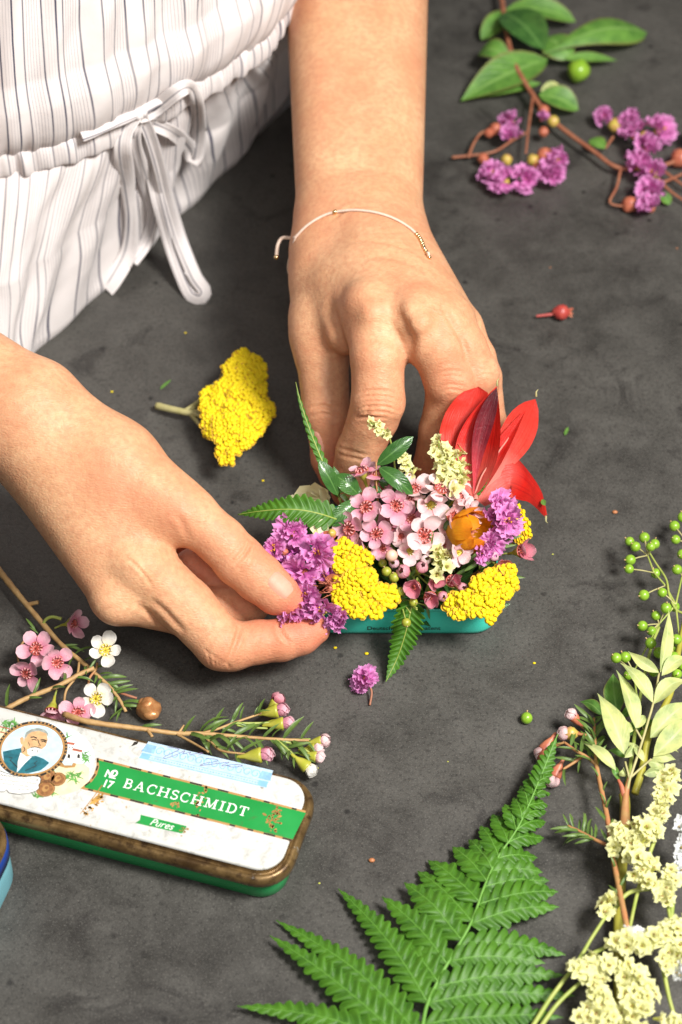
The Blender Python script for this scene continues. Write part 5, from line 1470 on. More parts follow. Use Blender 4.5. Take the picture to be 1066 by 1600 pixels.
# orange flower
r_ = root_at('orange_flower', 'half-open orange flower with curled petals in the right of the tin', 'flower', np.array([4.2, -4.0, .5]))
p = T(730, 830, .25); d = unit(np.array([.80, -.30, .42]))
stem(r_, [np.array([4.2, -4, .5]), p - d * .6], .1, .12, M_GSTEM)
X = unit(np.cross((0, 0, 1), d)); Y = np.cross(d, X)
for k in range(11):
    a = 2 * math.pi * k / 11; inner = k % 2; o = X * math.cos(a) + Y * math.sin(a)
    q0 = p - d * .85 + o * .15; q1 = p + d * (.85 - .15 * inner) + o * (.66 - .2 * inner)
    leaf(r_, q0, q1, .86, M_ORANGE, 'petal', n=-o, lift=-.42, fold=.3, prof='petal', curl=-.30 if k % 3 else .15, wave=.05, nu=13, nv=9, seed=k)
m = MB(); g = random.Random(3)
for k in range(26):
    a = g.uniform(0, 6.3); rr = g.uniform(0, .28); q = p + (X * math.cos(a) + Y * math.sin(a)) * rr
    m.tube([q - d * .3, q + d * g.uniform(.2, .42)], [.03, .02], 4)
m.build('stamens', [M_CALYX], r_)

# cream flower by the thumb side
r_ = root_at('cream_flower', 'cream and yellow-green rose-like flower under the fern tip', 'flower', np.array([.4, -3.4, .5]))
p = T(478, 786, -.7); d = unit(np.array([-.5, .25, .9])); X = unit(np.cross((0, 1, 0), d)); Y = np.cross(d, X)
stem(r_, [np.array([.4, -3.4, .5]), p - d * .8], .12, .14, M_GSTEM)
for k in range(14):
    a = 2 * math.pi * k / 7 + (.4 if k > 6 else 0); o = X * math.cos(a) + Y * math.sin(a); s_ = 1.0 if k < 7 else .62
    leaf(r_, p - d * .9 + o * .12, p + d * .25 * s_ + o * 1.0 * s_, 1.05 * s_, M_CREAM, 'petal', n=unit(d - o * .4), lift=-.3, fold=.15, prof='petal', curl=.2, wave=.10, nu=11, nv=9, seed=k)
r_ = root_at('cream_bud', 'pale green-cream bud with folded sepals under the fern tip beside the violet flowers', 'flower', np.array([.8, -3.9, .5]))
p = T(498, 828, .05); b = np.array([.8, -3.9, .5]); stem(r_, [b, p - [0, 0, .6]], .1, .12, M_GSTEM)
for k, (x, y) in enumerate(((484, 826), (500, 842), (514, 836), (486, 842), (522, 842))):
    leaf(r_, T(508, 826, .0) + [0, 0, -.1 * k], T(x, y, .35), .75, M_CREAM if k < 3 else M_PLEAF, 'petal', n=unit(CAM - p), lift=.18, fold=.35, prof='oval', seed=k)
podbud(r_, T(519, 833, .4), face(p), .18, M_CALYXG)

# leaf sprigs and fern tips in the tin
def tin_leaves(label, lv, stems, base):
    root = root_at('leaf_sprig', label, 'leaves', base, 'glossy leaf sprigs in the teal tin')
    for (x0, y0, x1, y1, w, dz0, dz1, lift) in lv:
        a, b = T(x0, y0, dz0), T(x1, y1, dz1); leaf(root, a, b, w, M_DLEAF, n=unit(unit(CAM - a) + [0.2, 0, .3]), lift=lift, fold=.22, prof='oval' if w > .5 else 'lance', curl=-.08)
    for pts in stems: stem(root, [base] + [T(*q) for q in pts], .045, .03, M_OTWIG)
    return root
tin_leaves('sprig with four glossy dark leaves on a reddish stem in front of the forefinger', [(589, 727, 646, 682, .62, .6, .9, .15), (592, 730, 646, 772, .68, .6, .5, .2), (592, 752, 632, 770, .55, .2, .0, .1), (590, 758, 584, 776, .5, .3, .1, .1)], [((590, 775, .1), (588, 750, .4), (588, 722, .7))], np.array([1.8, -3.4, .5]))
tin_leaves('sprig of glossy green leaves beside the upright fern tip', [(528, 774, 499, 719, .62, .5, 1.0, .12), (560, 772, 524, 742, .75, .4, .6, .15), (566, 768, 545, 764, .4, .3, .1, .1), (560, 782, 514, 816, .6, .1, .2, .1), (556, 790, 520, 822, .55, 0, .1, .1), (530, 760, 522, 728, .3, .4, .6, .05)], [((545, 778, .1), (532, 772, .3))], np.array([1.0, -3.2, .5]))

def fern_tip(label, line, w, base, seed, flat=1.0, nn=(0, -.4, 1), lobes=15):
    root = root_at('fern_tip', label, 'fern', base, 'fern tips in the teal tin')
    c = spline([P(*q) for q in line], 50)
    stem(root, [base, (np.asarray(base) + c[0]) / 2, c[0]], .05, .05, M_GSTEM)
    m = MB(); m.tube(c + unit(nn) * .012, np.linspace(.035, .010, 50), 5); m.build('rib', [M_GSTEM], root)
    pinna(root, c, w, None, 'blade', n=nn, lobes=lobes, depth=.36, seed=seed, flat=flat, taper=1.7)
    return root
fern_tip('narrow fern tip standing upright before the thumb at the back left', [(530, 778, 4.6), (514, 745, 5.3), (500, 712, 5.9), (484, 672, 6.6), (470, 630, 7.3), (462, 597, 7.8)], .95, np.array([1.0, -3.3, .5]), 1, .55, (.35, -.5, .6))
fern_tip('fern tip pointing to the left over the cream flower', [(528, 812, 4.5), (500, 803, 4.9), (470, 797, 5.1), (440, 796, 5.1), (405, 799, 4.8), (372, 804, 4.3)], 1.45, np.array([1.1, -3.9, .5]), 2, 1.0, (0, -.5, .9))
fern_tip('fern tip hanging over the front of the tin onto the table', [(646, 935, 2.9), (640, 962, 2.3), (632, 995, 1.5), (620, 1030, .75), (603, 1065, .25)], 1.45, np.array([2.7, -5.0, .5]), 3, 1.0, (0.1, -.8, .7))
fern_tip('short dark fern tip below the red petals', [(722, 794, 4.3), (740, 775, 4.9), (755, 757, 5.4), (766, 744, 5.7)], .75, np.array([3.9, -3.2, .5]), 4, .7, (.2, -.5, .8), lobes=9)

# berries tucked in the tin
def berry_data():
    m = MB(); m.ball((0, 0, 0), 1.0, 16, 10); a = m.data('berry', [M_BERRY])
    m = MB(); m.tube([(0, 0, .92), (0, 0, 1.15), (0, 0, 1.32)], [.13, .10, .16], 6); b = m.data('berry_tip', [M_BTIP])
    return a, b
BERRY, BTIP = berry_data()
BERRYO = BERRY.copy(); BERRYO.materials.clear(); BERRYO.materials.append(M_BERRYO)
def berry(root, p, r, d=None, seed=0, me=None):
    g = random.Random(seed); d = unit(d if d is not None else (g.uniform(-1, 1), g.uniform(-1, 1), g.uniform(0, 1)))
    o = place('berry', me or BERRY, root, p, d, None, r); put('berry_tip', BTIP, o); return o
r_ = root_at('berry_sprig', 'small sprig of green berries above the hanging fern tip in the tin', 'berries', np.array([2.2, -4.8, .5]))
bs = [(604, 893, .4, .23), (616, 902, .45, .24), (627, 924, .4, .21), (646, 941, .35, .21), (635, 973, .55, .22), (598, 880, .1, .2), (640, 925, .0, .18)]
fork = T(625, 935, -.3); stem(r_, [np.array([2.2, -4.8, .5]), fork], .05, .05, M_GSTEM)
for i, (x, y, dz, r) in enumerate(bs):
    p = T(x, y, dz - .1); berry(r_, p, r * .84, p - fork, i, BERRYO); stem(r_, [fork, (fork + p) / 2, p], .028, .03, M_GSTEM, 'stalk', 5)
for k in range(7):
    p = T(640 + G_.gauss(0, 14), 945 + G_.gauss(0, 7), .35); stem(r_, [fork, p], .02, .03, M_GSTEM, 'stalk', 5)
r_ = tag(podbud(None, (0, 0, 0), (0, 0, 1), .01, M_PEACH, 'round_bud') if False else part('round_bud', *(lambda m: (m.ball(T(612, 868, .5), .24, 14, 10), (np.vstack(m.v), m.f))[1])(MB()), M_PEACH), 'small round peach-brown bud between the waxflowers in the tin', 'bud')

# dark greenery that fills the tin under the blossoms, above a sheet coloured as shade
m = MB(); g = random.Random(31)
V_, U_, F_ = [], [], []
for k in range(420):
    a = np.array([OC[0] + g.uniform(-3.4, 3.4), OC[1] + g.uniform(-2.4, 2.4), g.uniform(.3, 1.7)])
    h = max(.1, 1 - ((a[0] - OC[0]) / 4.4) ** 2) * max(.3, 1 - ((a[1] - OC[1]) / 3.6) ** 2)
    b = a + unit(np.array([g.uniform(-1, 1) + (a[0] - OC[0]) * .1, g.uniform(-1, .6), g.uniform(.3, 1.2)])) * g.uniform(.7, 1.4); b[2] = min(b[2], .8 + 2.1 * h)
    q, u = blade(a, b, g.uniform(.14, .5), n=(g.uniform(-.5, .5), -.5, .8), prof='lance', fold=.3, nu=5, nv=3, lift=.08)
    F_ += gridfaces(5, 3, len(V_) and sum(len(x) for x in V_)); V_.append(q.reshape(-1, 3)); U_.append(u.reshape(-1, 2))
o = part('foliage', np.vstack(V_), F_, M_DLEAF, None, uv=np.vstack(U_)); o['kind'] = 'stuff'; tag(o, 'dark green leaves and stems filling the tin beneath the blossoms', 'foliage')
mm = MB(); mm.add([(OC[0] + x, OC[1] + y, .42 + .12 * math.sin(3 * x) * math.cos(4 * y)) for x in np.linspace(-3.45, 3.45, 20) for y in np.linspace(-2.45, 2.45, 14)], gridfaces(20, 14))  # added sheet, its near-black colour stands for shade between the stems
o = mm.build('shade_fill', [plain('painted_shade', (0.012, 0.018, 0.008), (0.03, 0.035, 0.014), .9, 300, bump=.8)]); o['kind'] = 'stuff'; tag(o, 'added dark sheet in the bottom of the teal tin, coloured as deep shade', 'shade_fill')

# ------------------------------------------------------------------ loose plants on the table
# yarrow
_yp = [(313, 618), (322, 606), (340, 600), (352, 590), (348, 574), (362, 560), (374, 546), (390, 548), (402, 558), (414, 570), (416, 596), (414, 622), (426, 632), (428, 648), (418, 664), (404, 684), (386, 700), (366, 710), (362, 727), (345, 727), (340, 708), (338, 690), (326, 684), (318, 668), (314, 644)]
yarrow('broken yellow yarrow head with short cut stem lying between dress and hand', _yp, lambda x, y: 1.25 + .5 * math.cos((x - 372) * .022) * math.cos((y - 640) * .012), [P(245, 634, .35), P(270, 640, .5), P(300, 645, .6), P(330, 642, .6)], .14, 9, .07, (.25, -.3, .9))

_yr = [o for o in bpy.data.objects if o.name.startswith('yarrow') and o.parent is None and 'short cut stem' in o.get('label', '')][0]
for q in (((288, 643, .55), (304, 632, .7), (322, 618, .95)), ((292, 644, .55), (312, 650, .7), (330, 656, .95)), ((296, 645, .5), (316, 668, .6), (334, 690, .9)), ((300, 640, .6), (330, 606, .8), (358, 580, .95))):
    stem(_yr, [P(*p) for p in q], .11, .07, M_YSTEM, 'branch', 6)
# fern frond
fr = thing('fern_frond', 'large green fern frond lying in the foreground', 'fern', P(661, 1600, 0))
rach = spline([P(*q) for q in ((650, 1650, .7), (661, 1600, .7), (669, 1566, .75), (694, 1515, .8), (735, 1444, .85), (757, 1385, .85), (778, 1340, .85), (812, 1288, 1.0), (846, 1211, 1.3), (864, 1165, 1.6), (872, 1147, 1.7))], 120)
m = MB(); m.tube(rach, np.linspace(.075, .018, 120), 7); m.build('rachis', [M_FRIB], fr)
def on_rachis(y):
    q, _ = topx(rach); i = int(np.argmin(np.abs(q[:, 1] - y))); return rach[i]
PL = [(1214, 838, 1192), (1226, 832, 1204), (1240, 824, 1216), (1258, 813, 1228), (1280, 802, 1246), (1299, 789, 1256), (1318, 770, 1272), (1338, 751, 1290), (1358, 732, 1312), (1378, 707, 1323), (1410, 669, 1344), (1440, 653, 1361), (1470, 632, 1379), (1506, 597, 1401), (1535, 606, 1452), (1570, 529, 1389), (1620, 432, 1438), (1650, 422, 1462), (1680, 371, 1572)]
PR = [(1206, 862, 1208), (1222, 861, 1222), (1240, 860, 1240), (1258, 856, 1258), (1278, 854, 1268), (1296, 853, 1284), (1316, 850, 1309), (1340, 840, 1340), (1360, 848, 1363), (1384, 858, 1376), (1412, 872, 1393), (1444, 874, 1417), (1478, 884, 1492), (1504, 852, 1505), (1542, 882, 1524), (1570, 898, 1556), (1600, 880, 1590)]
_tq = rach[int(len(rach) * .82):]
pinna(fr, _tq[::4], .95, n=(0, -.2, 1), lobes=9, depth=.42, seed=99, taper=1.5)
g = random.Random(8)
for sd, lst in ((-1, PL), (1, PR)):
    for k, (by, tx, ty) in enumerate(lst):
        a = on_rachis(by) if by <= 1640 else P(640 - (by - 1640) * .2, by, .6)
        if by > 1640: a = P(648, 1645, .65)
        L = None; zt_ = g.uniform(.15, .6) + max(0, (1290 - by) / 140); b = P(tx, ty, zt_ if k != 14 or sd > 0 else .2)
        L = np.linalg.norm(b - a); w = min(1.45, .40 * L + .24) if L < 3.2 else 1.12 + .04 * L
        up = np.array([0, 0, 1.0]); x_ = unit(b - a); s_ = np.cross(up, x_); k_ = g.uniform(.4, 1) * .05 * L * sd
        c = [a + (b - a) * q + up * g.uniform(.05, .22) * math.sin(math.pi * q) + s_ * k_ * math.sin(math.pi * q) for q in (0, .25, .5, .75, 1)]
        pn = pinna(fr, c, w, n=(g.uniform(-.25, .25), -.15 + g.uniform(-.15, .15), 1), lobes=max(5, int(L * 2.7)), depth=.16 + .09 * min(4, L) / 1.3, seed=k + 50 * sd, taper=2.2)
        m = MB(); m.tube(spline(c, 14) + up * .012, np.linspace(.024, .006, 14), 5); m.build('rib', [M_FRIB], pn)

# waxflower sprig behind the closed tin (left)
def zs(*q): return [P(*p) for p in q]
sp = thing('waxflower_sprig', 'waxflower sprig with open pink and white blooms behind the closed tin', 'flower', P(42, 945))
s1 = zs((-25, 862, .5), (0, 893, .6), (42, 945, .7), (93, 1004, .8), (135, 1040, .8), (168, 1070, .7), (186, 1092, .6), (197, 1112, .5)); stem(sp, s1, .15, .06, M_WOOD, knob=.25)
s2 = zs((2, 1112, .9), (40, 1092, 1.0), (90, 1072, 1.1), (128, 1052, 1.1), (147, 1044, 1.1)); stem(sp, s2, .10, .09, M_WOOD, knob=.2)
stem(sp, zs((42, 945, .7), (60, 941, .9)), .09, .08, M_WOOD); stem(sp, zs((66, 978, .7), (72, 968, 1.0), (82, 964, 1.2), (96, 967, 1.3)), .06, .07, M_GSTEM, 'flower_stalk')
stem(sp, zs((124, 1034, .8), (120, 1056, .9), (104, 1078, .8), (100, 1100, .6)), .05, .05, M_WOOD, 'twig')
stem(sp, zs((152, 1036, .8), (150, 1046, .9), (140, 1060, .8), (138, 1078, .9)), .05, .05, M_OTWIG, 'twig')
stem(sp, zs((180, 1080, .6), (198, 1086, .6), (214, 1091, .5)), .05, .05, M_RTWIG, 'twig')
stem(sp, zs((60, 995, .6), (40, 1000, .5), (28, 1020, .4), (30, 1040, .5)), .05, .04, M_OTWIG, 'twig')
up_ = np.array([0, -.25, 1.0])
def wf(x, y, z, s, kind, opn, tx, ty, seed):
    p = P(x, y, z); d = unit(unit(CAM - p) * .8 + np.array([tx, 0, .2]) + UP * ty); waxflower(sp, p, d, s, kind, opn, seed)
    stem(sp, [p - d * .95 * s - [0, 0, .1], p - d * .55 * s], .04, .045, M_GSTEM, 'flower_stalk', 5)
wf(58, 1014, 1.4, 1.0, 'pink', -.05, -.1, .1, 1); wf(88, 1034, 1.2, 1.0, 'pink', .0, .3, -.2, 2); wf(44, 1050, 1.0, 1.0, 'pink', .1, -.5, -.5, 3)
wf(112, 974, 1.4, .95, 'pink', .25, 1.3, .1, 4); wf(166, 1017, 1.5, .98, 'white', -.05, .1, .1, 5); wf(152, 1091, 1.5, 1.0, 'white', -.05, -.1, -.1, 6)
wf(82, 1108, 1.2, 1.0, 'pink', .5, -.2, -1.3, 7); wf(123, 1114, 1.3, .95, 'pink', .05, .0, .2, 8)
needles(sp, s1[3:], 16, 1.0, 3, 1.0); needles(sp, s2, 7, 1.0, 4, 1.0); needles(sp, zs((150, 1046, .8), (196, 1112, .5)), 10, .8, 6, .8)
for (x0, y0, x1, y1) in ((56, 985, 40, 965), (60, 990, 46, 978), (66, 992, 80, 990), (105, 1008, 130, 1014), (178, 1080, 208, 1068), (28, 1098, 6, 1104)):
    a, b = P(x0, y0, .7), P(x1, y1, .9); place('leaf', NEEDLES[1], sp, a, (0, -.3, 1), b - a, np.linalg.norm(b - a))
m = MB(); p = P(232, 1107, .45); m.ball((0, 0, 0), .46, 18, 14, 0, (1, .92, 1.12))
V = m.v[0]; V += .025 * np.sin(V[:, [1, 2, 0]] * 11 + 1) + .02 * np.sin(V * 17)
bd = part('copper_bud', V + p, m.f, M_COPPER, sp)
m = MB(); m.ball(P(224, 1099, .62), .22, 12, 8); part('bud_scale', m.v[0], m.f, M_COPPER, bd)
m = MB(); m.ball(P(236, 1116, .5), .30, 12, 8, 0, (1.1, .8, .7)); part('bud_scale', m.v[0], m.f, M_COPPER, bd)

# waxflower sprig with buds along the closed tin's far edge
sp = thing('waxflower_sprig', 'waxflower sprig with pink buds resting along the far edge of the closed tin', 'flower', P(320, 1146))
st_ = zs((100, 1116, 1.5), (140, 1128, 1.7), (230, 1140, 1.4), (276, 1146, 1.1), (314, 1146, 1.1), (364, 1150, 1.0), (431, 1155, .9), (483, 1157, .8)); stem(sp, st_, .12, .05, M_WOOD, knob=.2)
brs = [((314, 1146, 1.1), (340, 1139, 1.1), (364, 1130, 1.1), (416, 1112, .9)), ((276, 1147, 1.1), (300, 1160, 1.4), (326, 1175, 1.9)), ((314, 1147, 1.1), (330, 1160, 1.2), (346, 1173, 1.7), (390, 1179, 1.9)), ((431, 1156, .9), (452, 1172, .8), (468, 1190, .7)), ((364, 1130, 1.1), (400, 1130, .9), (424, 1129, .8)), ((370, 1133, 1.0), (400, 1137, .8), (418, 1138, .7)), ((440, 1157, .85), (470, 1168, .7), (490, 1180, .6)), ((460, 1156, .8), (485, 1155, .7)), ((279, 1146, 1.1), (288, 1133, 1.2))]
for q, b in enumerate(brs): stem(sp, zs(*b), .055, .04, M_GSTEM if q in (3, 4, 5, 6, 7) else M_WOOD, 'twig', 6)
stem(sp, zs((230, 1140, 1.4), (238, 1151, 1.5)), .07, .06, M_WOOD, 'twig')
def wb(x, y, z, s, kind, dx, dy, seed, opn=.15):
    p = P(x, y, z); d = unit(RT * dx + UP * dy + np.array([0, 0, .15])); waxbud(sp, p, d, s, kind, seed, opn)
for a in ((431, 1111, 1.0, 1.25, 'pink', 1, .1, 1, -.25), (430, 1098, .8, 1.0, 'rose', .7, .8, 2), (440, 1131, .9, 1.2, 'pink', 1, 0, 3, -.2), (430, 1130, .6, .8, 'peach', 1, -.1, 11), (405, 1180, 2.0, 1.35, 'pink', 1, .0, 4, -.25), (500, 1158, .7, .9, 'peach', 1, .05, 5), (490, 1170, .5, .95, 'peach', 1, 0, 6), (492, 1182, .6, .95, 'peach', 1, -.25, 7), (478, 1197, .65, 1.15, 'white', .75, -.7, 8, -.05)): wb(*a)
needles(sp, st_[3:], 20, 1.25, 13, .8); 
for q in (0, 2, 3): needles(sp, zs(*brs[q]), 7, .95, 20 + q, .9)
for (x0, y0, x1, y1) in ((362, 1128, 380, 1102), (398, 1115, 404, 1105), (318, 1142, 354, 1126), (312, 1148, 330, 1176), (430, 1156, 448, 1174), (370, 1150, 352, 1170), (220, 1136, 254, 1133), (236, 1144, 202, 1136)):
    a, b = P(x0, y0, 1.1), P(x1, y1, 1.1); place('leaf', NEEDLES[2], sp, a, (0, -.4, 1), b - a, np.linalg.norm(b - a))

# crepe myrtle branch at the far right
def zs(*q): return [P(p[0], p[1], p[2] * .62) for p in q]
cb = thing('crepe_myrtle_branch', 'long crepe myrtle branch with violet flowers and green leaves at the top right', 'branch', P(833, 149))
stem(cb, zs((770, -60, 1.0), (784, 0, 1.2), (787, 20, 1.6), (801, 91, 1.8), (833, 149, 1.4), (866, 190, 1.2), (927, 236, 1.1), (970, 263, 1.0), (1037, 258, .9), (1075, 240, .9)), .17, .10, M_RTWIG, knob=.15)
for b in (((833, 149, 1.4), (826, 200, 1.3), (822, 240, 1.2)), ((706, 246, .4), (735, 243, .6), (772, 237, .9), (800, 220, 1.0), (826, 205, 1.2)), ((732, 246, .6), (740, 225, .9), (752, 208, 1.0), (770, 202, 1.0)), ((970, 263, 1.0), (964, 292, .8), (953, 316, .5), (972, 322, .5), (984, 320, .6)), ((958, 214, 1.0), (946, 232, 1.0)), ((1020, 262, .9), (1041, 293, .7), (1075, 318, .5)), ((1037, 285, .8), (1075, 268, .8)), ((1030, 262, .9), (1075, 295, .7))):
    stem(cb, zs(*b), .085, .06, M_RTWIG, 'twig', 6)
def cl(x0, y0, x1, y1, w, mat, z0=1.6, z1=1.0, **k):
    a, b = P(x0, y0, z0 * .65), P(x1, y1, z1 * .6); leaf(cb, a, b, w, mat, n=k.pop('n', (0, -.3, 1)), **k)
cl(787, 20, 851, 78, 2.2, M_DLEAF, 1.9, 2.0, lift=.4, prof='oval', fold=.25)
cl(790, 15, 900, 34, 1.5, M_MLEAF, 1.5, .9, lift=.5, prof='oval', fold=.3)
cl(846, 86, 1014, 44, 2.1, M_MLEAF, 1.6, .9, lift=.9, prof='obov', fold=-.25, curl=-.3)
cl(797, 92, 748, 84, 1.4, M_MLEAF, 1.8, 1.4, lift=.5, prof='oval', fold=.2)
cl(856, 92, 720, 158, 2.3, M_MLEAF, 1.5, .5, lift=.4, prof='lance', fold=.25)
cl(850, 60, 893, 92, 1.9, M_MLEAF, 1.6, 1.2, lift=.4, prof='oval', fold=-.15)
cl(842, 148, 904, 172, 1.5, M_MLEAF, 1.4, .7, lift=.3, prof='oval', fold=.3)
cl(845, 142, 880, 140, .8, M_PLEAF, 1.5, 1.2, lift=.2, prof='oval')
cl(880, 92, 965, 95, .7, M_MLEAF, 1.2, .7, lift=.2)
cl(846, 130, 730, 155, .8, M_MLEAF, 1.0, .3, lift=.2)
cl(946, 232, 922, 218, .8, M_MLEAF, 1.1, 1.0, lift=.1, prof='oval'); cl(1035, 300, 1046, 320, .6, M_MLEAF, .8, .4, prof='oval')
cl(800, 20, 752, 62, 1.3, M_MLEAF, 1.2, .6, lift=.3, prof='oval')
p = P(904, 112, .75); podbud(cb, p, (.3, .3, 1), .62, M_BERRY, 'seed_pod')
for i, (x, y, z, s) in enumerate(((800, 196, 1.3, 1.0), (796, 216, 1.2, .9), (770, 276, 1.0, 1.05), (790, 285, 1.1, 1.1), (820, 280, 1.1, 1.0), (862, 272, 1.1, 1.05), (872, 252, 1.2, .9), (985, 194, 1.4, 1.15), (990, 212, 1.2, 1.0), (1028, 206, 1.4, 1.15), (1008, 236, 1.4, 1.2), (1002, 262, 1.3, 1.2), (1024, 275, 1.2, 1.1), (1018, 300, 1.0, 1.05), (1018, 326, .9, .95), (943, 183, 1.0, .7), (1076, 212, 1.1, .9), (846, 186, 1.2, .5))):
    p = P(x, y, z * .6); crepeflower(cb, p, unit(np.array([G_.uniform(-.6, .6), G_.uniform(-.9, .1), 1.0])), s, 100 + i, 8, 1 if i == 11 else None)
for (x, y, z, r, mt) in ((774, 202, 1.2, .34, M_CALYX), (764, 208, 1.0, .26, M_CALYX), (850, 173, 1.4, .3, M_CALYX), (864, 190, 1.3, .33, M_CALYXG), (849, 206, 1.2, .28, M_CALYX), (755, 248, .9, .3, M_CALYX), (792, 250, 1.2, .3, M_CALYXG), (852, 243, 1.3, .42, M_CALYX), (832, 250, 1.2, .3, M_CALYXG), (840, 262, 1.1, .28, M_CALYX), (961, 196, 1.3, .4, M_CALYXG), (1008, 214, 1.4, .32, M_CALYXG), (984, 320, .6, .42, M_CALYX), (1062, 248, .9, .5, M_CALYX)):
    p = P(x, y, z * .6); podbud(cb, p, unit((G_.uniform(-1, 1), G_.uniform(-1, 1), .5)), r, mt)

def zs(*q): return [P(*p) for p in q]
# berry and leaf stalk on the right
nb = thing('nandina_stalk', 'green berry cluster with long pale leaves on one stalk at the right', 'plant', P(977, 1272))
mainst = zs((965, 1640, .5), (969, 1590, .5), (967, 1446, .6), (977, 1272, .7), (975, 1240, .8)); stem(nb, mainst, .20, .20, M_OLIVE)
stem(nb, zs((977, 1292, .70), (977, 1262, .8), (979, 1236, .95), (984, 1214, 1.2)), .225, .07, M_OTWIG, 'node'); stem(nb, zs((976, 1244, .85), (971, 1228, 1.0), (966, 1218, 1.05)), .14, .05, M_CALYX, 'node')
stem(nb, zs((992, 1240, .8), (1004, 1200, 1.0), (1014, 1150, 1.3), (1034, 1112, 1.5), (1050, 1076, 1.6), (1062, 1010, 1.5), (1072, 960, 1.4)), .15, .10, M_OLIVE, 'stalk')
stem(nb, zs((980, 1240, .9), (984, 1218, 1.2), (1000, 1170, 1.6), (1012, 1130, 1.9), (1022, 1094, 2.1), (1030, 1052, 2.2)), .055, .04, M_YSTEM, 'stalk')
stem(nb, zs((984, 1216, 1.2), (1004, 1198, 1.3), (1018, 1186, 1.5)), .045, .04, M_YSTEM, 'stalk'); stem(nb, zs((984, 1218, 1.2), (977, 1190, 1.4)), .04, .04, M_YSTEM, 'stalk')
stem(nb, zs((1004, 1157, 1.7), (994, 1140, 1.8)), .04, .04, M_YSTEM, 'stalk'); stem(nb, zs((1022, 1096, 2.1), (1046, 1070, 2.0)), .04, .04, M_YSTEM, 'stalk')
stem(nb, zs((978, 1234, .9), (986, 1190, .9), (996, 1120, .9), (1004, 1070, 1.0), (1018, 1010, 1.1), (1030, 980, 1.1)), .08, .06, M_GSTEM, 'stalk')
stem(nb, zs((1072, 960, 1.4), (1056, 952, 1.3), (1046, 930, 1.4), (1041, 905, 1.4), (1025, 880, 1.3), (1014, 862, 1.3)), .055, .035, M_GSTEM, 'stalk')
for (x0, y0, x1, y1, w, mt, z0, z1, lf) in (
    (977, 1181, 935, 1079, 1.15, 'p', 1.4, 1.9, .25), (994, 1139, 962, 1047, .95, 'p', 1.8, 2.2, .25), (1020, 1098, 969, 1034, .85, 'p', 2.1, 2.4, .3), (1030, 1051, 981, 1017, .6, 'p', 2.2, 2.3, .2),
    (1032, 1051, 1045, 952, .75, 'p', 2.2, 2.6, .2), (1034, 1056, 1080, 1022, .7, 'p', 2.2, 2.2, .2), (1022, 1100, 1078, 1058, .85, 'p', 2.1, 2.2, .3), (1016, 1153, 1080, 1094, 1.15, 'p', 1.7, 2.0, .3),
    (1021, 1182, 1080, 1116, 1.15, 'p', 1.5, 1.8, .35), (1034, 1168, 1068, 1160, .45, 'p', 1.5, 1.5, .1), (1030, 1175, 1064, 1172, .4, 'p', 1.4, 1.3, .1), (1020, 1184, 1056, 1187, .55, 'p', 1.4, 1.3, .15),
    (1012, 1190, 1042, 1205, .6, 'p', 1.3, 1.1, .12), (1006, 1210, 1036, 1206, .5, 'p', 1.2, 1.0, .1), (965, 1116, 958, 1048, 1.05, 'd', 1.0, 1.3, .2), (942, 1118, 904, 1094, .6, 'd', 1.0, .8, .15), (968, 1122, 1002, 1082, .55, 'd', 1.0, 1.2, .15),
    (963, 1204, 912, 1153, .62, 'p', 1.3, 1.5, .2), (990, 1142, 956, 1128, .6, 'p', 1.6, 1.7, .15), (996, 1138, 1012, 1114, .45, 'p', 1.7, 1.8, .1), (1006, 1190, 990, 1160, .42, 'p', 1.4, 1.5, .1), (976, 1184, 990, 1160, .42, 'p', 1.4, 1.5, .1),
    (970, 1170, 940, 1130, .8, 'd', .8, .7, .2), (985, 1180, 950, 1172, .5, 'd', .8, .8, .15), (976, 1150, 1000, 1120, .6, 'd', .8, .9, .15), (958, 1196, 972, 1222, .35, 'd', 1.0, .8, .1), (1000, 1176, 978, 1160, .4, 'p', 1.2, 1.2, .1), (968, 1212, 976, 1200, .35, 'p', 1.0, 1.2, .1), (1004, 1135, 1026, 1130, .5, 'd', 1.0, 1.0, .1)):
    a, b = P(x0, y0, z0), P(x1, y1, z1); leaf(nb, a, b, w * .78, M_PLEAF if mt == 'p' else M_MLEAF, n=(.1 + .5 * math.sin(x0), -.5 + .3 * math.cos(y0), .9), lift=lf, fold=.34, prof='slim', curl=-.14 + .2 * math.sin(y0 * 1.7), seed=x0, side=.08 * math.sin(x0 * 3.1))
bl = [(984, 846), (993, 854), (1007, 840), (1017, 854), (1023, 850), (985, 875), (983, 889), (1025, 896), (1006, 930), (1035, 926), (1054, 948), (1041, 950), (1025, 962), (1004, 978), (1017, 1005), (1018, 986), (1057, 999), (1053, 1027), (1056, 1017), (963, 1028), (977, 1027), (982, 1055), (1058, 890), (1054, 822), (1056, 843), (1066, 866), (1067, 808), (1058, 1053), (1008, 1148), (1030, 1020), (990, 1110), (1048, 1010), (1068, 1040), (1022, 1050)]
forks = [P(1012, 868, 1.2), P(1022, 895, 1.3), P(1040, 915, 1.3), P(1056, 945, 1.3), P(1030, 975, 1.1), P(1062, 1000, 1.4), P(990, 1050, 1.0), P(1075, 850, 1.2), P(1066, 900, 1.3), P(1050, 1040, 1.4), P(1000, 1125, 1.0)]
for i, (x, y) in enumerate(bl):
    p = P(x, y, 1.45 + .35 * math.sin(i * 2.4)); fk = min(forks, key=lambda f_: np.linalg.norm(f_ - p)); big = .195 + .014 * (i % 3)
    berry(nb, p, big, p - fk + np.array([-.2, 0, .3]), i); stem(nb, [fk, (fk + p) / 2 + [0, 0, .03], p], .028, .035, M_YSTEM, 'berry_stalk', 5)
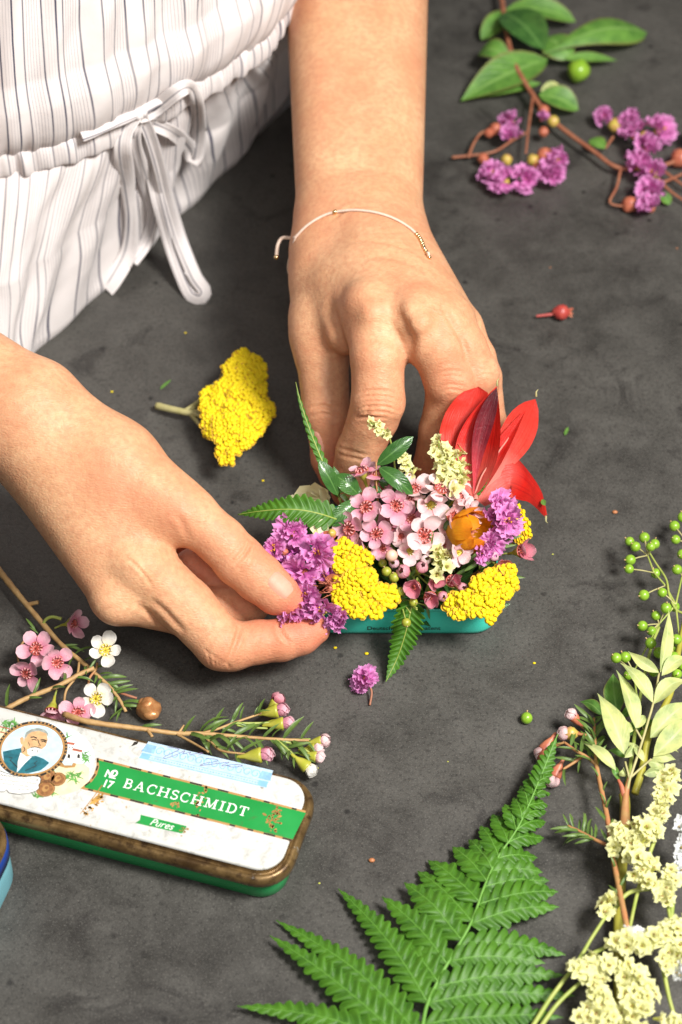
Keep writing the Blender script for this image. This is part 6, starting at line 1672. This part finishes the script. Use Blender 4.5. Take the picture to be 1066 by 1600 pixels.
for a, b in zip((0, 1, 2, 4, 5, 7, 9, 6, 10, 8), (1, 2, 3, 3, 3, 8, 5, 4, 6, 3)): stem(nb, [forks[a], forks[b]], .035, .045, M_GSTEM, 'stalk', 5)

# waxflower twig on the right, its tip by the fern
tw = thing('waxflower_twig', 'orange-brown waxflower twig with needle leaves and faded buds beside the fern tip', 'branch', P(950, 1277))
ts = zs((986, 1480, 1.8), (974, 1420, 1.7), (959, 1344, 1.4), (949, 1277, 1.2), (936, 1216, 1.1), (931, 1190, 1.1)); stem(tw, ts, .11, .085, M_OTWIG, knob=.15)
b1 = zs((931, 1194, 1.1), (916, 1182, 1.2), (900, 1173, 1.2), (882, 1160, 1.1)); b2 = zs((931, 1190, 1.1), (930, 1155, 1.1), (928, 1122, 1.0)); b3 = zs((952, 1322, 1.3), (930, 1312, 1.2), (908, 1300, 1.0), (887, 1290, .9)); b4 = zs((912, 1180, 1.2), (896, 1192, 1.1), (880, 1202, 1.0))
for b in (b1, b2, b3, b4): stem(tw, b, .07, .05, M_OTWIG, 'twig', 6)
needles(tw, b1, 9, 1.0, 41, 1.0); needles(tw, b2, 20, .95, 42, .9); needles(tw, b3, 20, .8, 43, 1.0, .3); needles(tw, ts, 12, .8, 44, .5, .25, 1.0); needles(tw, b4, 3, .8, 45)
stem(tw, zs((930, 1150, 1.1), (912, 1148, 1.1), (896, 1146, 1.0)), .05, .06, M_OTWIG, 'twig', 6); stem(tw, zs((929, 1130, 1.0), (910, 1122, 1.0)), .05, .06, M_OTWIG, 'twig', 6)
for (x, y, z, dx, dy, s, kd) in ((890, 1146, 1.0, -1, 0, 1.0, 'rust'), (898, 1122, 1.0, -.6, .6, .9, 'rust'), (868, 1210, .5, -.45, -.9, 1.15, 'rust'), (852, 1170, .4, -.5, -.8, 1.2, 'rust')):
    waxbud(tw, P(x, y, z), unit(RT * dx + UP * dy + np.array([0, 0, .1])), s, kd, int(x), .1)
stem(tw, zs((882, 1160, 1.1), (866, 1166, .9)), .05, .06, M_OTWIG, 'twig', 6)
p = P(852, 1182, .4); podbud(tw, p, unit(RT * -.4 + UP * -1), .30, M_CALYX, 'faded_bud'); podbud(tw, P(893, 1146, 1.0), (-1, 0, .1), .28, M_CALYXG, 'faded_bud')

# pale statice spray in the near right corner
ss = thing('statice_spray', 'pale yellow statice spray with many papery florets in the bottom right corner', 'flower', P(960, 1520))
def sx(x0, y0, x1, y1, n, w, z0=1.4, z1=1.4, s=.92, kind=STAT): statice(ss, P(x0, y0, z0), P(x1, y1, z1), int(n * 1.5), w, int(x0 + y0), s, kind)
sx(1046, 1208, 1022, 1300, 26, .28, 2.2, 2.0); sx(1004, 1286, 985, 1330, 20, .40, 2.0, 1.9); sx(1000, 1330, 1010, 1385, 18, .42, 2.0, 1.8); sx(968, 1296, 966, 1330, 7, .22, 1.8, 1.8)
sx(1050, 1366, 1040, 1410, 14, .28, 1.9, 1.8); sx(958, 1398, 946, 1428, 7, .18, 1.4, 1.4); sx(960, 1468, 1010, 1478, 20, .30, 1.9, 1.9); sx(1010, 1470, 1064, 1446, 22, .30, 1.9, 1.9); sx(1062, 1480, 1040, 1510, 12, .28, 1.7, 1.6)
sx(896, 1512, 958, 1506, 17, .25, 1.6, 1.7); sx(926, 1535, 945, 1590, 22, .32, 1.5, 1.5); sx(975, 1514, 1005, 1590, 40, .45, 1.6, 1.6); sx(905, 1588, 960, 1602, 12, .26, 1.4, 1.4); sx(1060, 1605, 1052, 1596, 4, .15, 1.4, 1.4)
sx(970, 1590, 1000, 1610, 10, .3, 1.4, 1.4)
sx(1064, 1278, 1068, 1330, 8, .12, 1.8, 1.6, .7, STATW); sx(1075, 1310, 1060, 1360, 8, .14, 1.6, 1.6, .8, STATW); sx(980, 1455, 1000, 1460, 4, .1, 1.9, 1.9, .7, STATW); sx(1062, 1530, 1070, 1500, 5, .12, 1.6, 1.6, .7, STATW)
for q in (((825, 1615, .9), (860, 1560, 1.0), (902, 1503, 1.2), (925, 1465, 1.3), (949, 1428, 1.4)), ((838, 1615, .9), (870, 1570, 1.0), (906, 1536, 1.2), (930, 1520, 1.4)), ((905, 1500, 1.2), (930, 1488, 1.4), (956, 1476, 1.6)), ((912, 1498, 1.2), (950, 1496, 1.5)), ((960, 1420, 1.3), (985, 1394, 1.5), (1036, 1387, 1.7), (1075, 1380, 1.7)), ((1036, 1510, 1.4), (1046, 1560, 1.2), (1058, 1600, 1.0)), ((1052, 1400, 1.7), (1046, 1470, 1.5), (1036, 1515, 1.4)), ((1040, 1390, 1.7), (1048, 1440, 1.6)), ((1046, 1215, 2.0), (1030, 1290, 1.8), (1000, 1380, 1.5), (980, 1470, 1.4))):
    stem(ss, zs(*q), .085, .06, M_GSTEM)

# little things lying about
rb = thing('rose_bud', 'small dark red bud with short stem alone on the table', 'bud', P(872, 492))
podbud(rb, P(876, 488, .38), unit(RT - UP * .1), .40, plain('dark_red_bud', (.32, .03, .03), (.44, .07, .05), .4, 200)); stem(rb, zs((838, 494, .2), (856, 492, .28), (868, 490, .34)), .06, .08, plain('red_stalk', (.42, .08, .07)))
for k in range(5):
    a = P(884, 488, .38); b = a + RT * .35 + UP * (.18 * math.sin(k * 1.3)) + np.array([0, 0, .2 * math.cos(k * 1.3)]); leaf(rb, a, b, .16, M_CALYX, 'sepal', n=(0, -.3, 1), nu=5, nv=3)
lp = thing('crepe_flower_loose', 'single loose violet crepe flower on the table in front of the tin', 'flower', P(570, 1072))
crepeflower(lp, P(571, 1062, .35), unit((-.1, -.5, .9)), .82, 61, 7, 2); crepeflower(lp, P(565, 1070, .2), unit((-.4, -.7, .5)), .6, 62, 4, 2); stem(lp, zs((577, 1070, .4), (581, 1082, .3), (578, 1102, .06)), .04, .045, M_RTWIG)
bo = thing('loose_berry', 'single green berry alone on the table below the red flower', 'berry', P(823, 1124)); berry(bo, P(823, 1122, .23), .23, (.1, .8, .6), 3)
def scrap(name, label, x0, y0, x1, y1, w, mat):
    a, b = P(x0, y0, .06), P(x1, y1, .08); V, u = blade(a, b, w, prof='needle', fold=.4, nu=6, nv=3); o = part(name, V.reshape(-1, 3), gridfaces(6, 3), mat, None, uv=u.reshape(-1, 2)); tag(o, label, 'leaf')
scrap('leaf_scrap', 'tiny green needle leaf lying left of the loose yarrow', 251, 608, 268, 593, .16, M_MLEAF)
scrap('leaf_scrap', 'tiny green needle leaf lying right of the red flower', 883, 680, 888, 667, .16, M_MLEAF)
m = MB(); g = random.Random(2)
for (x, y, c, r) in ((524, 1012, 0, .07), (573, 1021, 0, .08), (411, 751, 0, .06), (290, 520, 0, .05), (175, 612, 0, .06), (961, 800, 1, .11), (835, 1036, 0, .06), (581, 1344, 1, .11), (499, 1380, 2, .04), (864, 866, 2, .04), (1058, 388, 1, .05), (860, 418, 1, .04), (905, 1502, 2, .05), (497, 1200, 2, .03), (700, 1190, 2, .03)):
    p = P(x, y, r * .5); m.ball(p, r, 6, 4, c, (1.2, .9, .6))
o = m.build('crumbs', [M_YARROW, plain('rust_crumb', (.42, .16, .06)), M_STAT]); o['kind'] = 'stuff'; tag(o, 'scattered yellow and rust petal crumbs on the table', 'crumbs')

# bracelet on the left wrist
br = thing('bracelet', 'thin pale cord bracelet with tiny gold beads on the left wrist', 'bracelet', P(560, 345, 7))
M_CORD = plain('pale_cord', (.66, .50, .40), (.72, .58, .48), .45, 900, bump=.3); M_BEAD = plain('gold_bead', (.80, .55, .25), (.85, .62, .35), .2, 400, metal=1.0)
cp = []
for (x, y) in ((463, 372), (476, 358), (492, 346), (512, 336), (536, 331), (560, 330), (588, 334), (615, 343), (640, 358), (655, 374), (662, 390), (667, 398), (670, 404)):
    h, n_ = aim(BV[0], x, y)
    if h is not None: cp.append(h + n_ * .055)
cp = np.array(cp); ax_ = unit(P(560, 60, 8.6) - P(562, 350, 7.2)); e1 = unit(RT - ax_ * (RT @ ax_)); e2 = np.cross(ax_, e1) * (1 if np.cross(ax_, e1)[2] > 0 else -1); back = []
for q in np.linspace(0, -math.pi, 14)[1:-1]:
    wc = (cp[-1] * (math.pi + q) + cp[0] * -q) / math.pi; wc = P(562, 352, 7.2) + ax_ * ((wc - P(562, 352, 7.2)) @ ax_)
    dr = e1 * math.cos(q) + e2 * math.sin(q); rs = np.linspace(.5, 6, 111); sd_ = LH.sd(wc + rs[:, None] * dr); back.append(wc + dr * rs[int(np.argmax(sd_ > .09))])
loop = spline(list(cp) + back + [cp[0]], 120); m = MB(); m.tube(loop, .058, 7, cap=False); m.build('cord', [M_CORD], br)
fr_ = spline(cp, 60); m = MB()
for i in list(range(46, 60)) + [16]:
    m = MB(); m.ball(fr_[i], .09 if i != 16 else .12, 8, 6); m.build('bead', [M_BEAD], br)
e0 = cp[0]; stem(br, [e0, P(455, 372, 7.0), P(441, 372, 6.8), P(434, 384, 6.6), P(432, 402, 6.4)], .07, .08, M_CORD, 'loose_end')
m = MB(); m.ball(P(432, 402, 6.4), .11, 8, 6); m.build('bead', [M_BEAD], br)
